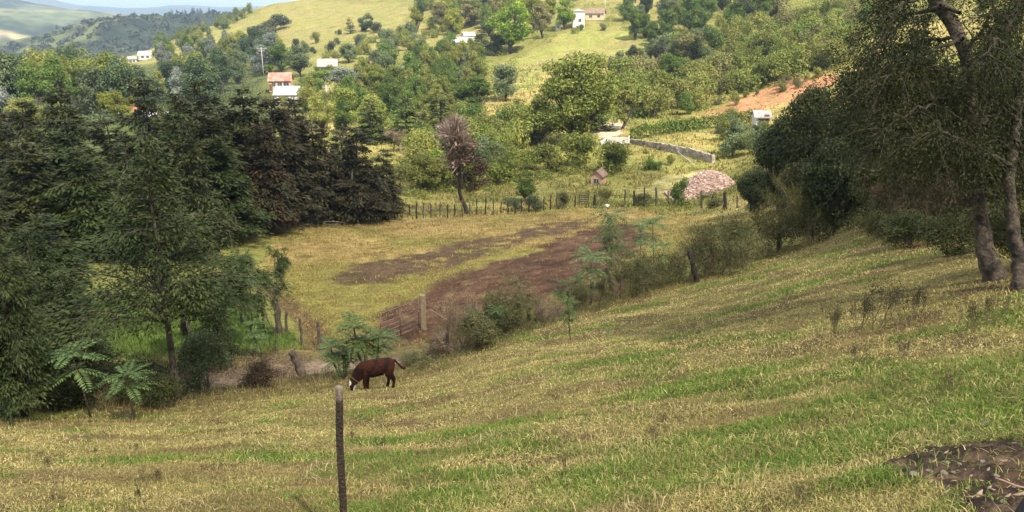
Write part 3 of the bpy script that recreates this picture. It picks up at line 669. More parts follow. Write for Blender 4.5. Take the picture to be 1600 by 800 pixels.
near_tree('spotted_tree','near tree with dark-spotted trunk leaning to a thick limb at the top right',
 [(1556,438),(1540,400),(1533,350),(1526,290),(1520,200),(1516,110,.2),(1495,45,.4),(1462,0,.5),(1430,-70,.6),(1400,-180,.5)],[.22,.18,.135,.12,.11,.11,.13,.13,.11,.07],17,
 [([(1519,170),(1490,190,-.5),(1450,200,-.8),(1400,190,-1)],.05),([(1518,120),(1570,70,.5),(1592,0,.8),(1600,-60,1)],.06),([(1517,150),(1440,150,.6),(1370,165,1),(1320,190,1.4)],.05),
  ([(1510,80),(1540,40,-.4),(1560,-20,-.6)],.05),([(1470,10),(1420,20,.5),(1385,60,1),(1370,110,1.2)],.05),([(1520,230),(1560,255,-.6),(1610,280,-1)],.055),([(1500,60),(1430,90,-.8),(1390,150,-1.2)],.04),
  ([(1500,20),(1440,-10,.8),(1380,10,1.4),(1340,60,1.6)],.04),([(1505,60),(1450,60,1.2),(1400,90,1.8),(1350,140,2)],.04),([(1518,120),(1560,30,1.2),(1620,10,1.6)],.04),([(1440,-40),(1480,-60,-.5),(1540,-50,-1)],.05),([(1520,200),(1580,170,.8),(1640,190,1.2)],.05),([(1518,140),(1470,110,-.6),(1420,110,-1),(1370,130,-1.3)],.045),([(1516,110),(1560,120,-.8),(1610,130,-1.2)],.045),([(1518,170),(1480,240,-.7),(1440,270,-1)],.03),([(1519,190),(1545,215,-.9),(1580,225,-1.2)],.03),([(1517,130),(1480,150,-1),(1440,165,-1.5),(1360,215,-1.6)],.04),([(1450,-20),(1400,20,-.4),(1350,110,-.4),(1330,170,-.3)],.04)],7,'canopy')
near_tree('slim_tree','slim pale crooked trunk at the right edge beside the spotted one',
 [(1592,452),(1594,400),(1580,340),(1576,280),(1588,200,.3),(1600,100,.5),(1620,-40,.6)],[.13,.115,.10,.095,.085,.07,.05],16,
 [([(1582,260),(1530,235,-.5),(1470,205,-.9),(1410,215,-1.2)],.04),([(1590,190),(1540,140,.3),(1500,120,.5)],.035),([(1600,90),(1560,60,-.5),(1530,90,-.8)],.035),([(1585,220),(1620,250,.2),(1650,260,.3)],.03)],6,'canopy')
# ------------------------------------------------------------------ single trees and bushes beyond the field
far_list=[
 ('nearbush1',738,318,232,60,'deep','x','skip'),
 ('bigtree',900,228,74,155,'olive','large rounded olive tree, biggest on the lower slope','tree'),
 ('broad1',845,228,150,85,'olive','round olive tree leaning on the left of the biggest one','tree'),
 ('cypfar0',930,205,150,58,'cedar','low dark cedar at the right foot of the biggest olive tree','tree'),
 ('tall0',972,202,128,50,'khaki','pale khaki tree between the cedar and the track','tree'),
 ('tall1',1022,178,105,62,'olive','upright olive-green tree above the clipped hedge','tree'),
 ('broad2',1050,138,82,46,'green','deep green round tree on a visible short trunk, mid slope','tree'),
 ('broad3',796,84,-4,78,'lime','bright lime-green tree at the top left corner of the pasture','tree'),
 ('tall2',882,46,-4,32,'lime','upright bright green tree left of the white house','tree'),
 ('broad0',790,158,98,54,'greygreen','grey-green tree on the left end of the sunlit pasture','tree'),
 ('cypfar1',580,222,152,66,'cedar','layered cedar, leftmost of three on the lower slope','tree'),
 ('cypfar0',636,225,148,72,'cedar','layered cedar, middle of three on the lower slope','tree'),
 ('cypfar1',690,218,140,74,'cedar','layered cedar, rightmost of three on the lower slope','tree'),
 ('tall0',742,180,118,62,'green','dense mid-green tree above the half-bare tree','tree'),
 ('silver1',535,150,100,50,'silver','silvery blue-grey tree right of the red-roofed house','tree'),
 ('broad1',492,152,112,48,'green','deep green round tree between red-roofed house and silvery tree','tree'),
 ('broad2',508,128,108,30,'lime','small lime tree in front of the cream house','tree'),
 ('pine0',548,52,26,20,'pine','pointed conifer alone on the high pasture','tree'),
 ('broad3',572,50,20,28,'pine','round grey-green tree beside the pointed conifer, high pasture','tree'),
 ('broad0',545,98,66,36,'greygreen','rounded grey-green tree above the cream house','tree'),
 ('broad1',470,120,70,46,'greygreen','tall rounded grey-green tree above the red-roofed house','tree'),
 ('broad2',422,116,98,18,'lime','small bright green round tree beside the white pole','tree'),
 ('bush0',432,48,20,55,'darkcopse','dark upper part of the copse on the high left pasture','tree copse'),
 ('bush1',412,70,38,50,'darkcopse','dark lower part of the copse on the high left pasture','tree copse'),
 ('bush2',385,78,58,40,'darkcopse','dark trailing tip of the copse, high left pasture','tree copse'),
 ('tall1',692,48,0,36,'autumn','pale autumn-coloured tree above the white bungalow, left one','tree'),
 ('tall2',736,42,-6,40,'autumn','pale autumn-coloured tree above the white bungalow, right one','tree'),
 ('tall0',832,52,-10,36,'yellow','yellow-green tree right of the bright lime tree','tree'),
 ('tall1',848,60,0,32,'autumn','thin yellowish tree between the lime trees','tree'),
 ('pine1',752,88,34,30,'darkcopse','dark conifer hiding the right end of the white bungalow','tree'),
 ('broad3',705,88,48,36,'green','deep green tree left of the white bungalow','tree'),
 ('broad0',775,86,50,40,'deep','dark tree below the bright lime tree','tree'),
 ('bare0',628,240,198,42,'dry','pale leafless tree right of the dark wood','tree'),
 ('bare1',655,205,170,36,'dry','small pale leafless tree below the cedars','tree'),
 ('broad1',660,300,238,80,'khaki','light yellow-green tree at the right edge of the dark wood','tree'),
 ('broad2',690,285,232,60,'lime','bright yellow-green low tree left of the half-bare tree','tree'),
 ('bush3',800,282,224,84,'olive','broad olive shrub group right of the half-bare tree','shrub'),
 ('bush4',762,268,212,60,'greygreen','grey-green shrub behind the half-bare tree','shrub'),
 ('bush0',855,268,222,70,'khaki','khaki shrub left of the wooden hut','shrub'),
 ('bush1',905,262,206,70,'olive','large olive shrub directly above the wooden hut','shrub'),
 ('bush2',958,272,222,78,'olive','large rounded olive shrub right of the wooden hut','shrub'),
 ('tall2',822,315,266,36,'green','dark upright small tree left of the hut, at the fence','tree'),
 ('bush3',1020,266,243,36,'green','round deep green bush on the grass slope above the tile heap','shrub'),
 ('bush4',1048,258,242,18,'khaki','small khaki bush beside the round deep green bush','shrub'),
 ('bush0',1145,246,205,56,'greygreen','grey-green shrub hiding the right end of the stone wall','shrub'),
 ('tall0',1148,240,184,36,'greygreen','thin grey-green tree above the end of the stone wall','tree'),
 ('bush1',1195,262,200,70,'greygreen','grey-green bush right of the stone wall','shrub'),
 ('bush2',1062,322,281,40,'green','green bush in front of the tile heap','shrub'),
 ('bush3',1110,325,298,46,'hedgerow','low brown-green bush before the foot of the tile heap','shrub'),
 ('bush4',1005,322,303,44,'hedgerow','low bush by the fence left of the tile heap','shrub'),
 ('bush0',835,330,303,40,'greygreen','low shrub at the fence left of the wooden pallet','shrub'),
 ('bush1',800,330,308,34,'greygreen','low round bush at the fence right of the half-bare tree','shrub'),
 ('bush2',880,326,300,30,'hedgerow','low dry bush at the fence left of the wooden pallet','shrub'),
 ('twiggy0',938,322,286,34,'hedgerow','thin grey bush at the fence below the hut','shrub'),
 ('bush3',525,345,312,36,'feather','fresh green bush beside the heap of fallen branches','shrub'),
 ('broad3',190,190,140,46,'yellow','bright yellow-green tree behind the dark wood','tree'),
 ('broad0',168,182,142,36,'yellow','yellow-green tree just left of the brightest one behind the wood','tree'),
 ('broad1',140,150,112,44,'silver','silvery tree at the far left of the valley village','tree'),
 ('broad2',104,122,96,34,'silver','silvery tree top near the village houses','tree'),
 ('broad3',8,190,128,50,'silver','silvery tree cut by the left edge, behind the wood','tree'),
 ('broad0',40,200,150,60,'khaki','khaki tree at the far left behind the wood','tree'),
 ('broad1',95,200,160,40,'olive','olive tree left of the pointed dark cypress','tree'),
]
for i in range(6):
    far_list.append(('pine%d'%(i%2),205+i*24+rng.integers(-5,5),160,98+rng.integers(0,22)+i%3*4,34,'pine',['dark green pine of the plantation beside the village houses','green pine, second in the plantation row','tall pine in the middle of the plantation row','grey-green pine right of the plantation middle','green pine near the right end of the plantation','pine at the right end of the plantation row'][i],'tree'))
for pr,px,b,top,w,mat,lab,cat in far_list:
    if cat=='skip': continue
    nm={'tree':'pine_tree' if pr[:4]=='pine' else 'cedar_tree' if pr[:6]=='cypfar' else 'tree','tree copse':'copse'}.get(cat)
    T(pr,px,b,top,w,mat,lab,cat=cat,name=nm,bark=M_PBARK if 'bare' in pr or 'silver' in pr else M_BARK)
airy('twigtop',9,4,2.5,.13,2,.22,.34,up=1.0,kids=(3,4),spread=.36,lean=0,twigs=7,lw=.35)
e=T('twigtop',731,334,165,92,'pinkdry','tall slender reddish-brown half-bare tree standing at the back fence','tree',bark=M_DBARK)
pm,pc,ph_,pw_=PROTO['plume']; lf=link('leafy_growth',pc,LM['shadebrown'],e); h0,w0=PROTO['twigtop'][2:]; lf.scale=(w0/pw_*.72,w0/pw_*.72,h0*.80/ph_); lf.location=(0,0,-.2)
# ------------------------------------------------------------------ the wooded slopes, tree by tree
def scatter(poly,n,kinds,hr,label,group,cat='tree',wr=(.7,1.15),name=None,mind=0):
    xs=[q[0] for q in poly]; ys=[q[1] for q in poly]; k=0; pa=np.array(poly,float); done=[]
    for _ in range(n*30):
        if k>=n: break
        px,py=rng.uniform(min(xs),max(xs)),rng.uniform(min(ys),max(ys))
        if not inpoly(np.array([px]),np.array([py]),pa)[0]: continue
        if any(a0<px<a1 and b0<py<b1 for a0,a1,b0,b1 in AVOID): continue
        if any((a-px)**2+((b-py)*1.6)**2<mind**2 for a,b in done): continue
        p=hit(px,py)
        if p is None: continue
        done.append((px,py)); k+=1; pr,mat=kinds[rng.integers(len(kinds))]; h=rng.uniform(*hr)
        h0,w0=PROTO[pr][2:]; w=h*(w0/h0)*rng.uniform(*wr)
        plant(pr,p-np.array([0,0,.12*h]),h*1.1,w,mat,label,cat,group,name)
B=lambda ms:[(pr,m) for pr in ('broad0','broad1','broad2','broad3','tall0','tall1') for m in ms]
U=lambda ms:[('bush%d'%i,m) for i in range(5) for m in ms]
scatter([(1075,60),(1200,30),(1395,0),(1400,60),(1330,100),(1240,125),(1120,160),(1000,185),(985,120)],105,U(['olive','olive','khaki','khaki','green','autumn']),(3.5,6.5),'olive or khaki bush of the dense scrub above the red earth bank','bushes of the scrub above the red earth bank','shrub',mind=11)
scatter([(945,5),(1250,-5),(1215,35),(1170,55),(1050,82),(985,60)],34,B(['green','olive','deep','greygreen']),(7,11),'dense green tree of the wood right of the white house','trees of the wood right of the white house',mind=14)
scatter([(985,90),(1110,70),(1125,110),(1060,112),(1000,120),(960,130)],14,B(['darkcopse','greygreen','deep']),(5,8),'dark grey-green tree below the pasture, mid slope','dark trees below the pasture',mind=12)
scatter([(640,25),(780,5),(900,0),(900,12),(860,60),(700,55),(655,60)],20,B(['autumn','olive','green','yellow']),(9,13),'mixed tree of the crest wood above the white bungalow','trees of the crest wood above the white bungalow',mind=14)
scatter([(560,125),(640,95),(760,92),(770,125),(735,165),(640,160),(560,150)],42,B(['olive','green','greygreen','khaki'])+[('pine0','pine')],(6,9),'tree of the mixed wood between the cream house and the pasture','trees between the cream house and the pasture',mind=11)
scatter([(540,75),(600,62),(760,22),(690,62),(640,78),(560,95)],22,U(['khaki','olive','greygreen']),(3.5,6),'khaki bush of the bands across the high pasture','bushes across the high pasture','shrub',mind=10)
scatter([(600,18),(640,8),(800,-6),(790,10),(660,30)],14,U(['darkcopse','olive']),(5,7),'dark bush along the top edge of the high pasture','dark bushes along the high pasture edge','shrub',mind=9)
scatter([(0,135),(150,112),(300,90),(420,80),(460,100),(420,125),(300,175),(80,190),(0,190)],62,B(['olive','green','pine','greygreen','khaki','silver']),(8,13),'tree of the valley wood behind the dark cypresses','trees of the valley wood behind the dark cypresses',mind=14)
scatter([(200,98),(300,55),(400,15),(415,10),(330,58),(300,75),(220,106)],24,U(['olive','khaki','greygreen']),(4,6.5),'small bush along the skyline ridge of the left pasture','bushes along the skyline ridge','shrub',mind=9)
scatter([(640,240),(720,195),(830,185),(840,225),(790,262),(700,300),(645,305)],30,U(['khaki','olive','green']),(3,5),'yellow-green shrub of the valley floor behind the half-bare tree','shrubs of the valley floor','shrub',mind=13)
scatter([(460,160),(560,160),(720,170),(700,215),(560,220),(480,200)],16,B(['olive','khaki','green']),(5,8),'olive tree of the lower wood around the three cedars','trees around the three cedars',mind=14)
scatter([(1105,195),(1180,190),(1215,215),(1180,262),(1120,240)],8,U(['greygreen','olive','khaki']),(2,3.4),'grey-green shrub on the slope right of the tile heap','shrubs right of the tile heap','shrub',mind=12)
scatter([(1405,0),(1600,-5),(1600,70),(1480,60),(1420,40)],12,U(['olive','khaki','autumn']),(2.5,4.5),'sunlit bush on the hillside seen through the near branches at the top right','bushes behind the near branches','shrub',mind=12)
scatter([(1085,170),(1200,138),(1265,114),(1290,125),(1210,150),(1110,176)],12,U(['olive','khaki','hedgerow']),(1.2,2.2),'small bush overhanging the rim of the red earth bank','bushes on the rim of the red earth bank','shrub',mind=8)
scatter([(410,160),(490,150),(540,150),(540,165),(470,185)],8,U(['olive','green','khaki']),(2.5,3.5),'low bush in front of the red-roofed house and white shed','bushes in front of the red-roofed house','shrub',mind=10)
scatter([(960,128),(1080,120),(1130,155),(1060,185),(990,190)],14,U(['olive','green','khaki']),(4,6.5),'olive shrub between the clipped hedge and mid slope trees','shrubs above the clipped hedge','shrub',mind=12)
scatter([(395,95),(470,62),(600,40),(650,70),(560,100),(470,100)],16,U(['khaki','olive','greygreen','darkcopse']),(2.5,5),'small bush dotted over the left pasture above the cream house','bushes dotted over the left pasture','shrub',mind=12)
scatter([(300,85),(400,60),(440,95),(420,110),(300,110)],14,U(['darkcopse','greygreen','olive']),(4,7),'dark bush below the copse on the left pasture','bushes below the copse','shrub',mind=12)
for a0,a1,b in ((430,470,163),(496,530,120),(700,742,84),(890,945,50),(205,285,196),(1072,1095,18),(1176,1202,203)):
    for i in range(4):
        p=hit(rng.uniform(a0,a1),b+rng.uniform(-4,3)); pr=pick('bush',5); h=rng.uniform(1.6,3.0)*(.7 if a0>1100 else 1)
        plant(pr,p-np.array([0,0,.3]),h,h*1.3,['olive','green','khaki','greygreen'][i],'low garden bush in front of one of the hillside houses','shrub','garden bushes around the hillside houses')
scatter([(1000,236),(1110,256),(1120,262),(1060,252),(1000,246)],7,U(['olive','khaki','greygreen']),(.7,1.3),'low bush growing against the foot of the stone wall','bushes at the foot of the stone wall','shrub',mind=9)
for i in range(26):
    px,py=rng.uniform(60,1560),rng.uniform(600,790); p=hit(px,py)
    if inpoly(np.array([p[0]]),np.array([p[1]]),P_DIRT)[0] or abs(px-575)<60 and py<640: continue
    h=rng.uniform(.12,.26); plant('weed%d'%(i%2),p-np.array([0,0,.02]),h,h*rng.uniform(.7,1.3),['weed','shadebrown','hedgerow'][i%3],'small dry weed sprig in the near meadow grass','weed','weed sprigs of the near meadow',bark=M_TWIG)
# scrub too dense to count, one mass each
def mass(name,poly,n,h,mat,label):
    xs=[q[0] for q in poly]; ys=[q[1] for q in poly]; pa=np.array(poly,float); c=MB(); k=0
    while k<n:
        px,py=rng.uniform(min(xs),max(xs)),rng.uniform(min(ys),max(ys))
        if not inpoly(np.array([px]),np.array([py]),pa)[0]: continue
        p=hit(px,py); k+=1
        if p is None or any(a0<px<a1 and b0<py<b1-8 for a0,a1,b0,b1 in AVOID[:6]): continue
        R=h*rng.uniform(.5,1); m=110 if h<1.5 else 80; v=rv(m); v[:,2]=np.abs(v[:,2]); C=p+v*R*np.array([1,1,.8])*rng.uniform(.6,1,m)[:,None]; c.leaves(C,np.cross(v,rng.normal(size=v.shape)),v+rng.normal(size=v.shape)*.5,np.full(m,(.26*R**.5 if h>1 else .19*R)),np.full(m,(.17*R**.5 if h>1 else .09*R)))
    o=link(name,c.mesh(name),LM[mat]); tag(o,label,'undergrowth',kind='stuff')
mass('undergrowth',[(1075,60),(1200,20),(1395,-5),(1400,60),(1330,110),(1240,125),(1120,162),(1000,185),(985,120)],420,2.2,'khaki','low olive undergrowth filling the scrub above the red earth bank')
mass('undergrowth',[(540,160),(620,95),(900,0),(1250,0),(1050,82),(985,125),(960,100),(1050,60),(940,45),(860,62),(760,140),(740,200),(560,215)],430,2.4,'olive','olive undergrowth between the trees of the central slope')
mass('undergrowth',[(540,160),(620,95),(760,60),(760,140),(740,200),(830,160),(985,150),(1100,150),(985,190),(850,190),(640,235),(560,215)],380,3.2,'green','green undergrowth closing the gaps between the trees of the central slope')
mass('undergrowth',[(985,85),(1250,0),(1395,-5),(1400,50),(1240,110),(1000,170)],380,2.6,'olive','olive undergrowth closing the gaps in the upper right scrub')
mass('undergrowth',[(0,135),(150,112),(300,90),(420,80),(470,110),(430,190),(80,200),(0,200)],380,3.2,'greygreen','grey-green undergrowth between the trees of the valley wood')
mass('undergrowth',[(640,240),(720,195),(850,190),(930,215),(900,270),(800,300),(700,312),(645,312)],200,1.3,'khaki','yellow-green undergrowth of the valley floor')
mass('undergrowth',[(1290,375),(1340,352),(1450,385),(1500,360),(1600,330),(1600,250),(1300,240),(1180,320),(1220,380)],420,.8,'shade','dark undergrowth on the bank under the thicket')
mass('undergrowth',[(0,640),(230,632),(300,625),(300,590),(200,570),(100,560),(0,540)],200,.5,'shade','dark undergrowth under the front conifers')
mass('undergrowth',[(240,600),(460,590),(480,560),(300,555)],80,.35,'dry','dry brown undergrowth along the lane')
mass('undergrowth',[(630,560),(760,530),(900,478),(1085,428),(1200,392),(1210,398),(1090,440),(900,492),(760,546),(650,580)],150,.36,'hedgerow','low tangled undergrowth along the lower fence')
# ------------------------------------------------------------------ calf
def loft(m,path,ry,rn,k=14):
    path=np.array(path,float); tan=unit(np.gradient(path,axis=0)); Y=np.tile([0,1.,0],(len(path),1)); Nn=unit(np.cross(tan,Y)); Y=np.cross(Nn,tan)
    a=np.arange(k)*2*math.pi/k; V=path[:,None]+np.array(ry)[:,None,None]*np.cos(a)[None,:,None]*Y[:,None]+np.array(rn)[:,None,None]*np.sin(a)[None,:,None]*Nn[:,None]
    n_=len(path); i=np.arange(n_-1)[:,None]*k; j=np.arange(k)[None]; j2=(j+1)%k
    Q=np.stack([i+j,i+j2,i+k+j2,i+k+j],-1).reshape(-1,4); V=np.vstack([V.reshape(-1,3),path[:1],path[-1:]]); c0=n_*k; jj=np.arange(k)
    m.add(V,Q,np.vstack([np.stack([jj*0+c0,(jj+1)%k,jj],-1),np.stack([jj*0+c0+1,(n_-1)*k+jj,(n_-1)*k+(jj+1)%k],-1)]))
def calf():
    m=MB()
    # trunk and neck (x forward, z up)
    loft(m,[(-.53,0,.70),(-.50,0,.69),(-.42,0,.665),(-.30,0,.64),(-.12,0,.61),(.06,0,.595),(.22,0,.595),(.34,0,.58),(.44,0,.53),(.53,0,.44),(.61,0,.34),(.67,0,.25)],
         [.06,.12,.175,.195,.21,.215,.20,.17,.135,.105,.09,.08],[.07,.13,.185,.205,.235,.245,.245,.235,.21,.175,.14,.115])
    # head, poll to muzzle
    loft(m,[(.655,0,.30),(.675,0,.255),(.69,0,.19),(.695,0,.12),(.69,0,.06),(.685,0,.015),(.683,0,0.0)],[.06,.09,.09,.074,.063,.058,.036],[.085,.11,.105,.085,.065,.056,.036])
    for s in (-1,1):
        f=.05*s
        loft(m,[(.28,.09*s,.60),(.29,.115*s,.50),(.285+f*.5,.115*s,.39),(.29+f,.105*s,.30),(.30+f,.10*s,.235),(.295+f,.10*s,.15),(.295+f,.10*s,.07),(.31+f,.10*s,.035),(.315+f,.10*s,0)],[.07,.085,.066,.055,.052,.038,.040,.044,.046],[.11,.12,.095,.066,.058,.042,.044,.05,.052],10)
        g_=-.06*s
        loft(m,[(-.36,.08*s,.70),(-.36,.115*s,.58),(-.32+g_*.4,.125*s,.46),(-.36+g_*.8,.12*s,.36),(-.43+g_,.115*s,.285),(-.425+g_,.11*s,.19),(-.405+g_,.11*s,.08),(-.39+g_,.11*s,.04),(-.385+g_,.11*s,0)],[.08,.10,.09,.064,.048,.037,.040,.044,.046],[.14,.17,.15,.10,.066,.044,.046,.05,.052],10)
        loft(m,[(.64,.06*s,.285),(.63,.12*s,.285),(.62,.175*s,.265),(.615,.20*s,.25)],[.02,.035,.03,.008],[.018,.012,.010,.006],8)  # ears
    loft(m,[(-.50,0,.76),(-.56,0,.74),(-.63,0,.65),(-.70,0,.57),(-.76,0,.52),(-.82,0,.50),(-.85,0,.485)],[.04,.036,.03,.028,.04,.05,.02],[.04,.036,.03,.028,.04,.05,.02],8)
    loft(m,[(-.16,0,.45),(-.20,0,.40),(-.24,0,.37)],[.04,.035,.02],[.05,.04,.02],8)
    me=m.mesh('calf_body',True); tmp=bpy.data.objects.new('calf_tmp',me); COL.objects.link(tmp)
    r=tmp.modifiers.new('r','REMESH'); r.mode='VOXEL'; r.voxel_size=.0125; r.use_smooth_shade=True
    s=tmp.modifiers.new('s','SMOOTH'); s.iterations=5; s.factor=.5
    dg=bpy.context.evaluated_depsgraph_get(); dg.update(); me2=bpy.data.meshes.new_from_object(tmp.evaluated_get(dg)); bpy.data.objects.remove(tmp)
    n_=len(me2.vertices); co=np.zeros(n_*3); me2.vertices.foreach_get('co',co); co=co.reshape(-1,3)
    c=np.zeros((n_,4),np.float32); c[:,3]=1; nz=fbm(co[:,0]*9,co[:,2]*9+co[:,1]*5,5,3)
    base=np.array([.013,.005,.0035]); red=np.array([.036,.010,.005]); k=sstep(.4,.65,nz)[:,None]; c[:,:3]=base*(1-k)+red*k
    def sph(p,r,colr,sc=(1,1,1)):
        d=np.sqrt((((co-np.array(p))/np.array(sc))**2).sum(1))+(nz-.5)*.03; m_=sstep(r+.01,r-.01,d)[:,None]; c[:,:3]=c[:,:3]*(1-m_)+np.array(colr)*m_
    W_=(.74,.70,.64)
    sph((.79,0,.26),.085,W_,(1,1.3,1)); sph((.79,0,.13),.055,W_,(.8,.9,3)); sph((.60,.07,.12),.075,W_,(1,1,1.2)); sph((.60,-.07,.12),.075,W_,(1,1,1.2)); sph((.70,0,.03),.05,W_)
    for s_ in(-1,1):
        sph((.715,.10*s_,.15),.058,(.015,.008,.006)); sph((-.17,.12*s_,.37),.055,W_,(1.5,1.2,.8)); sph((-.22,.15*s_,.44),.028,W_); sph((.17,.10*s_,.36),.035,W_)
        sph((.30,.10*s_,0),.04,(.02,.017,.015),(2,1,.6)); sph((-.39,.11*s_,0),.04,(.02,.017,.015),(2,1,.6))
    sph((.69,0,-.005),.03,(.05,.03,.03))
    a=me2.attributes.get('Col') or me2.attributes.new('Col','FLOAT_COLOR','POINT'); a.data.foreach_set('color',c.ravel()); me2.materials.clear()
    o=link('calf',me2,plain('calf_hide',(1,1,1),.75,.3,40,attr=True,bump=.4,spec=.15))
    pf=hit(568,611); ph=hit(603,607); mid=(pf*.5+ph*.5); 
    dx=pf-ph; yaw=math.atan2(dx[1],dx[0])+math.radians(0); pit=math.atan2(-(dx[2]),math.hypot(dx[0],dx[1]))
    yaw=math.pi+math.radians(16); hd=(math.cos(yaw),math.sin(yaw)); slope=(H(mid[0]+.4*hd[0],mid[1]+.4*hd[1])[0]-H(mid[0]-.4*hd[0],mid[1]-.4*hd[1])[0])/.8; pit=-math.atan(slope)+math.radians(4)
    o.rotation_euler=(0,pit,yaw); D=depth(mid); sc_=D/1250*84/1.56; o.scale=(sc_,sc_,sc_*1.12); o.location=mid+np.array([.05,0,.02])
    tag(o,'dark brown calf with white face grazing, head down and tail out','calf')
    # rope collar
    t=MB(); a_=np.linspace(0,2*math.pi,25); cen=np.array([.60,0,.35]); tn=unit(np.array([.62,0,-.78])); nn=np.array([-tn[2],0,tn[0]])*-1
    pts=cen+np.cos(a_)[:,None]*np.array([0,1,0])*.102+np.sin(a_)[:,None]*nn*.155; t.tube(pts,.006,5,False); rc=link('rope_collar',t.mesh('rope_collar',True),plain('rope',(.22,.18,.13),.9,.2),o)
    e=MB()
    for s_ in(-1,1):
        v=rv(40)*.012+np.array([.70,.078*s_,.165]); 
    return o
calf()

# ------------------------------------------------------------------ posts, fences, gate
M_POST=plain('weathered_post',(.12,.095,.075),.9,.35,10,bump=.6,col2=(.07,.055,.045)); M_POSTD=plain('dark_post',(.035,.028,.024),.9,.4,12,bump=.6); M_WIRE=plain('wire',(.10,.09,.08),.6,.1,3,metal=.6,bump=0)
M_POSTL=plain('pale_post',(.22,.17,.11),.9,.3,10,bump=.5)
def postmesh(m,base,top,r,k=8,knob=.07):
    n_=9; s=np.linspace(0,1,n_)[:,None]; pts=np.array(base)*(1-s)+np.array(top)*s; pts[1:-1]+=rng.normal(size=(n_-2,3))*r*.18; m.tube(pts,r*(1+rng.uniform(-knob,knob,n_))*np.linspace(1.05,.92,n_),k)
def near_post():
    b=hit(536,838); 
    v=(400-604)/F; z=b[1]*(v*CP-SP)/(CP+v*SP); D=depth(b); sc=(b[1]*CP-z*SP)
    top=np.array([(529-800)/F*sc,b[1],z]); m=MB(); n_=40; s=np.linspace(0,1,n_)[:,None]; pts=(b-np.array([0,0,.25]))*(1-s)+top*s; pts[:,0]+=(fbm(s[:,0]*3,s[:,0]*0,4,3)-.5)*.03
    r=5.6*D/F*(1+.10*(vnoise(s[:,0]*14,s[:,0]*0,6)-.5)); m.tube(pts-b,r,14)
    V=np.vstack(m.V); h=V[:,2]-(top-b)[2]; ang=np.arctan2(V[:,1],V[:,0]); cut=sstep(-.095,-.085,h+.02*np.cos(ang*1.0+1)); nz=fbm(V[:,2]*12,ang*1.5,8,4)[:,None]
    dk=np.array([.052,.037,.029])*(.6+nz*.9); lt=np.array([.24,.19,.15])*(.6+nz*.8); c=dk*(1-cut[:,None])+lt*cut[:,None]
    o=link('fence_post',m.mesh('fence_post',True,c),plain('near_post',(1,1,1),.9,.45,45,attr=True,bump=.9)); o.location=b
    tag(o,'tall slim dark post with pale cut top standing in the near meadow','fence post')
near_post()
def top_at(b,px,top):
    v=(400-top)/F; z=b[1]*(v*CP-SP)/(CP+v*SP); sc=b[1]*CP-z*SP; return np.array([(px-800)/F*sc,b[1],z])
def fence(name,label,posts,rad,wires,mats,rr=None):
    b0=hit(*posts[0][:2]) if rr is None else None
    e=None; tops=[];bases=[]
    for q in posts:
        px,py,tx,ty=q[:4]
        b=hit(px,py); t=top_at(b,tx,ty)
        if e is None: e=empty(name,b,0,label,'fence')
        m=MB(); o0=np.array(e.location); postmesh(m,b-np.array([0,0,.15])-b,t-b,rad*rng.uniform(.8,1.25)*(q[4] if len(q)>4 else 1),7); o=link('post',m.mesh('post',True),mats[rng.integers(len(mats))],e); o.location=b-o0; bases.append(b-o0); tops.append(t-o0)
    for f in wires:
        m=MB(); 
        for i in range(len(tops)-1):
            A=bases[i]*(1-f)+tops[i]*f; B_=bases[i+1]*(1-f)+tops[i+1]*f; s=np.linspace(0,1,5)[:,None]; p=A*(1-s)+B_*s; p[:,2]-=.04*np.sin(np.pi*s[:,0]); m.tube(p,.004,3,False)
        link('wire',m.mesh('wire'),M_WIRE,e)
    return e
def rowy(px): return np.interp(px,[380,440,500,560,620,700,760,830,870],[353,349,344,345,343,339,336,331,328])
ps=[]; x=452
while x<870:
    b=rowy(x)+rng.uniform(-1.5,1.5); hh=rng.uniform(17,27); ps.append((x,b,x+rng.uniform(-1.2,1.2),b-hh)); x+=rng.uniform(9,13.5)
fence('wire_fence','wire fence of many thin posts along the far edge of the field',ps,.055,(.45,.8),[M_POST,M_POSTD])
fence('wire_fence','wire fence of spaced posts in front of the tile heap',[(898,324,899,306),(929,325,929,304,1.4),(976,318,977,296),(991,322,991,298,1.3),(1007,323,1007,292),(1025,322,1025,292,1.5),(1044,318,1044,298),(1061,323,1061,293,1.3),(1096,325,1096,298,1.2),(1114,322,1114,303),(1133,328,1133,300,1.9),(1152,325,1152,306),(1173,330,1173,306),(1186,328,1185,308)],.075,(.45,.8),[M_POST,M_POSTD])
fence('wire_fence','wire fence with dark leaning post along the lower meadow edge',[(700,558,699,520),(760,534,760,500),(826,505,826,460,1.3),(887,490,887,455),(925,476,925,440),(968,466,968,430),(1011,456,1010,421,1.2),(1092,441,1077,391,2.2),(1150,414,1150,380),(1217,390,1216,352,1.3),(1270,372,1270,335)],.06,(.5,.85),[M_POSTD])
fence('wire_fence','short fence of grey posts down the ditch side of the field',[(378,505,374,462),(403,508,402,455,.8),(412,516,409,468,.8),(437,522,432,477,2.2),(447,518,447,486,1.2),(473,540,468,497),(500,546,497,512)],.055,(.5,.85),[M_POST])
def single(name,label,cat,px,py,tx,ty,r,mat,rough=.12):
    b=hit(px,py); t=top_at(b,tx,ty); m=MB(); postmesh(m,np.array([0,0,-.12]),t-b,r,9,rough); o=link(name,m.mesh(name,True),mat); o.location=b; tag(o,label,cat); return o
single('fence_post','dark green-grey post beside the young conifer trunk','fence post',289,524,286,481,.10,M_POSTD)
single('tree_stump','leaning broken grey stump on the lane edge left of the calf','tree stump',477,594,456,550,.11,M_POST,.25)
single('fence_post','dark short post right above the calf\'s shoulder','fence post',541,590,536,552,.07,M_POSTD)
single('fence_post','forked thin grey stake at the ditch corner','fence post',502,543,496,503,.06,M_POST)
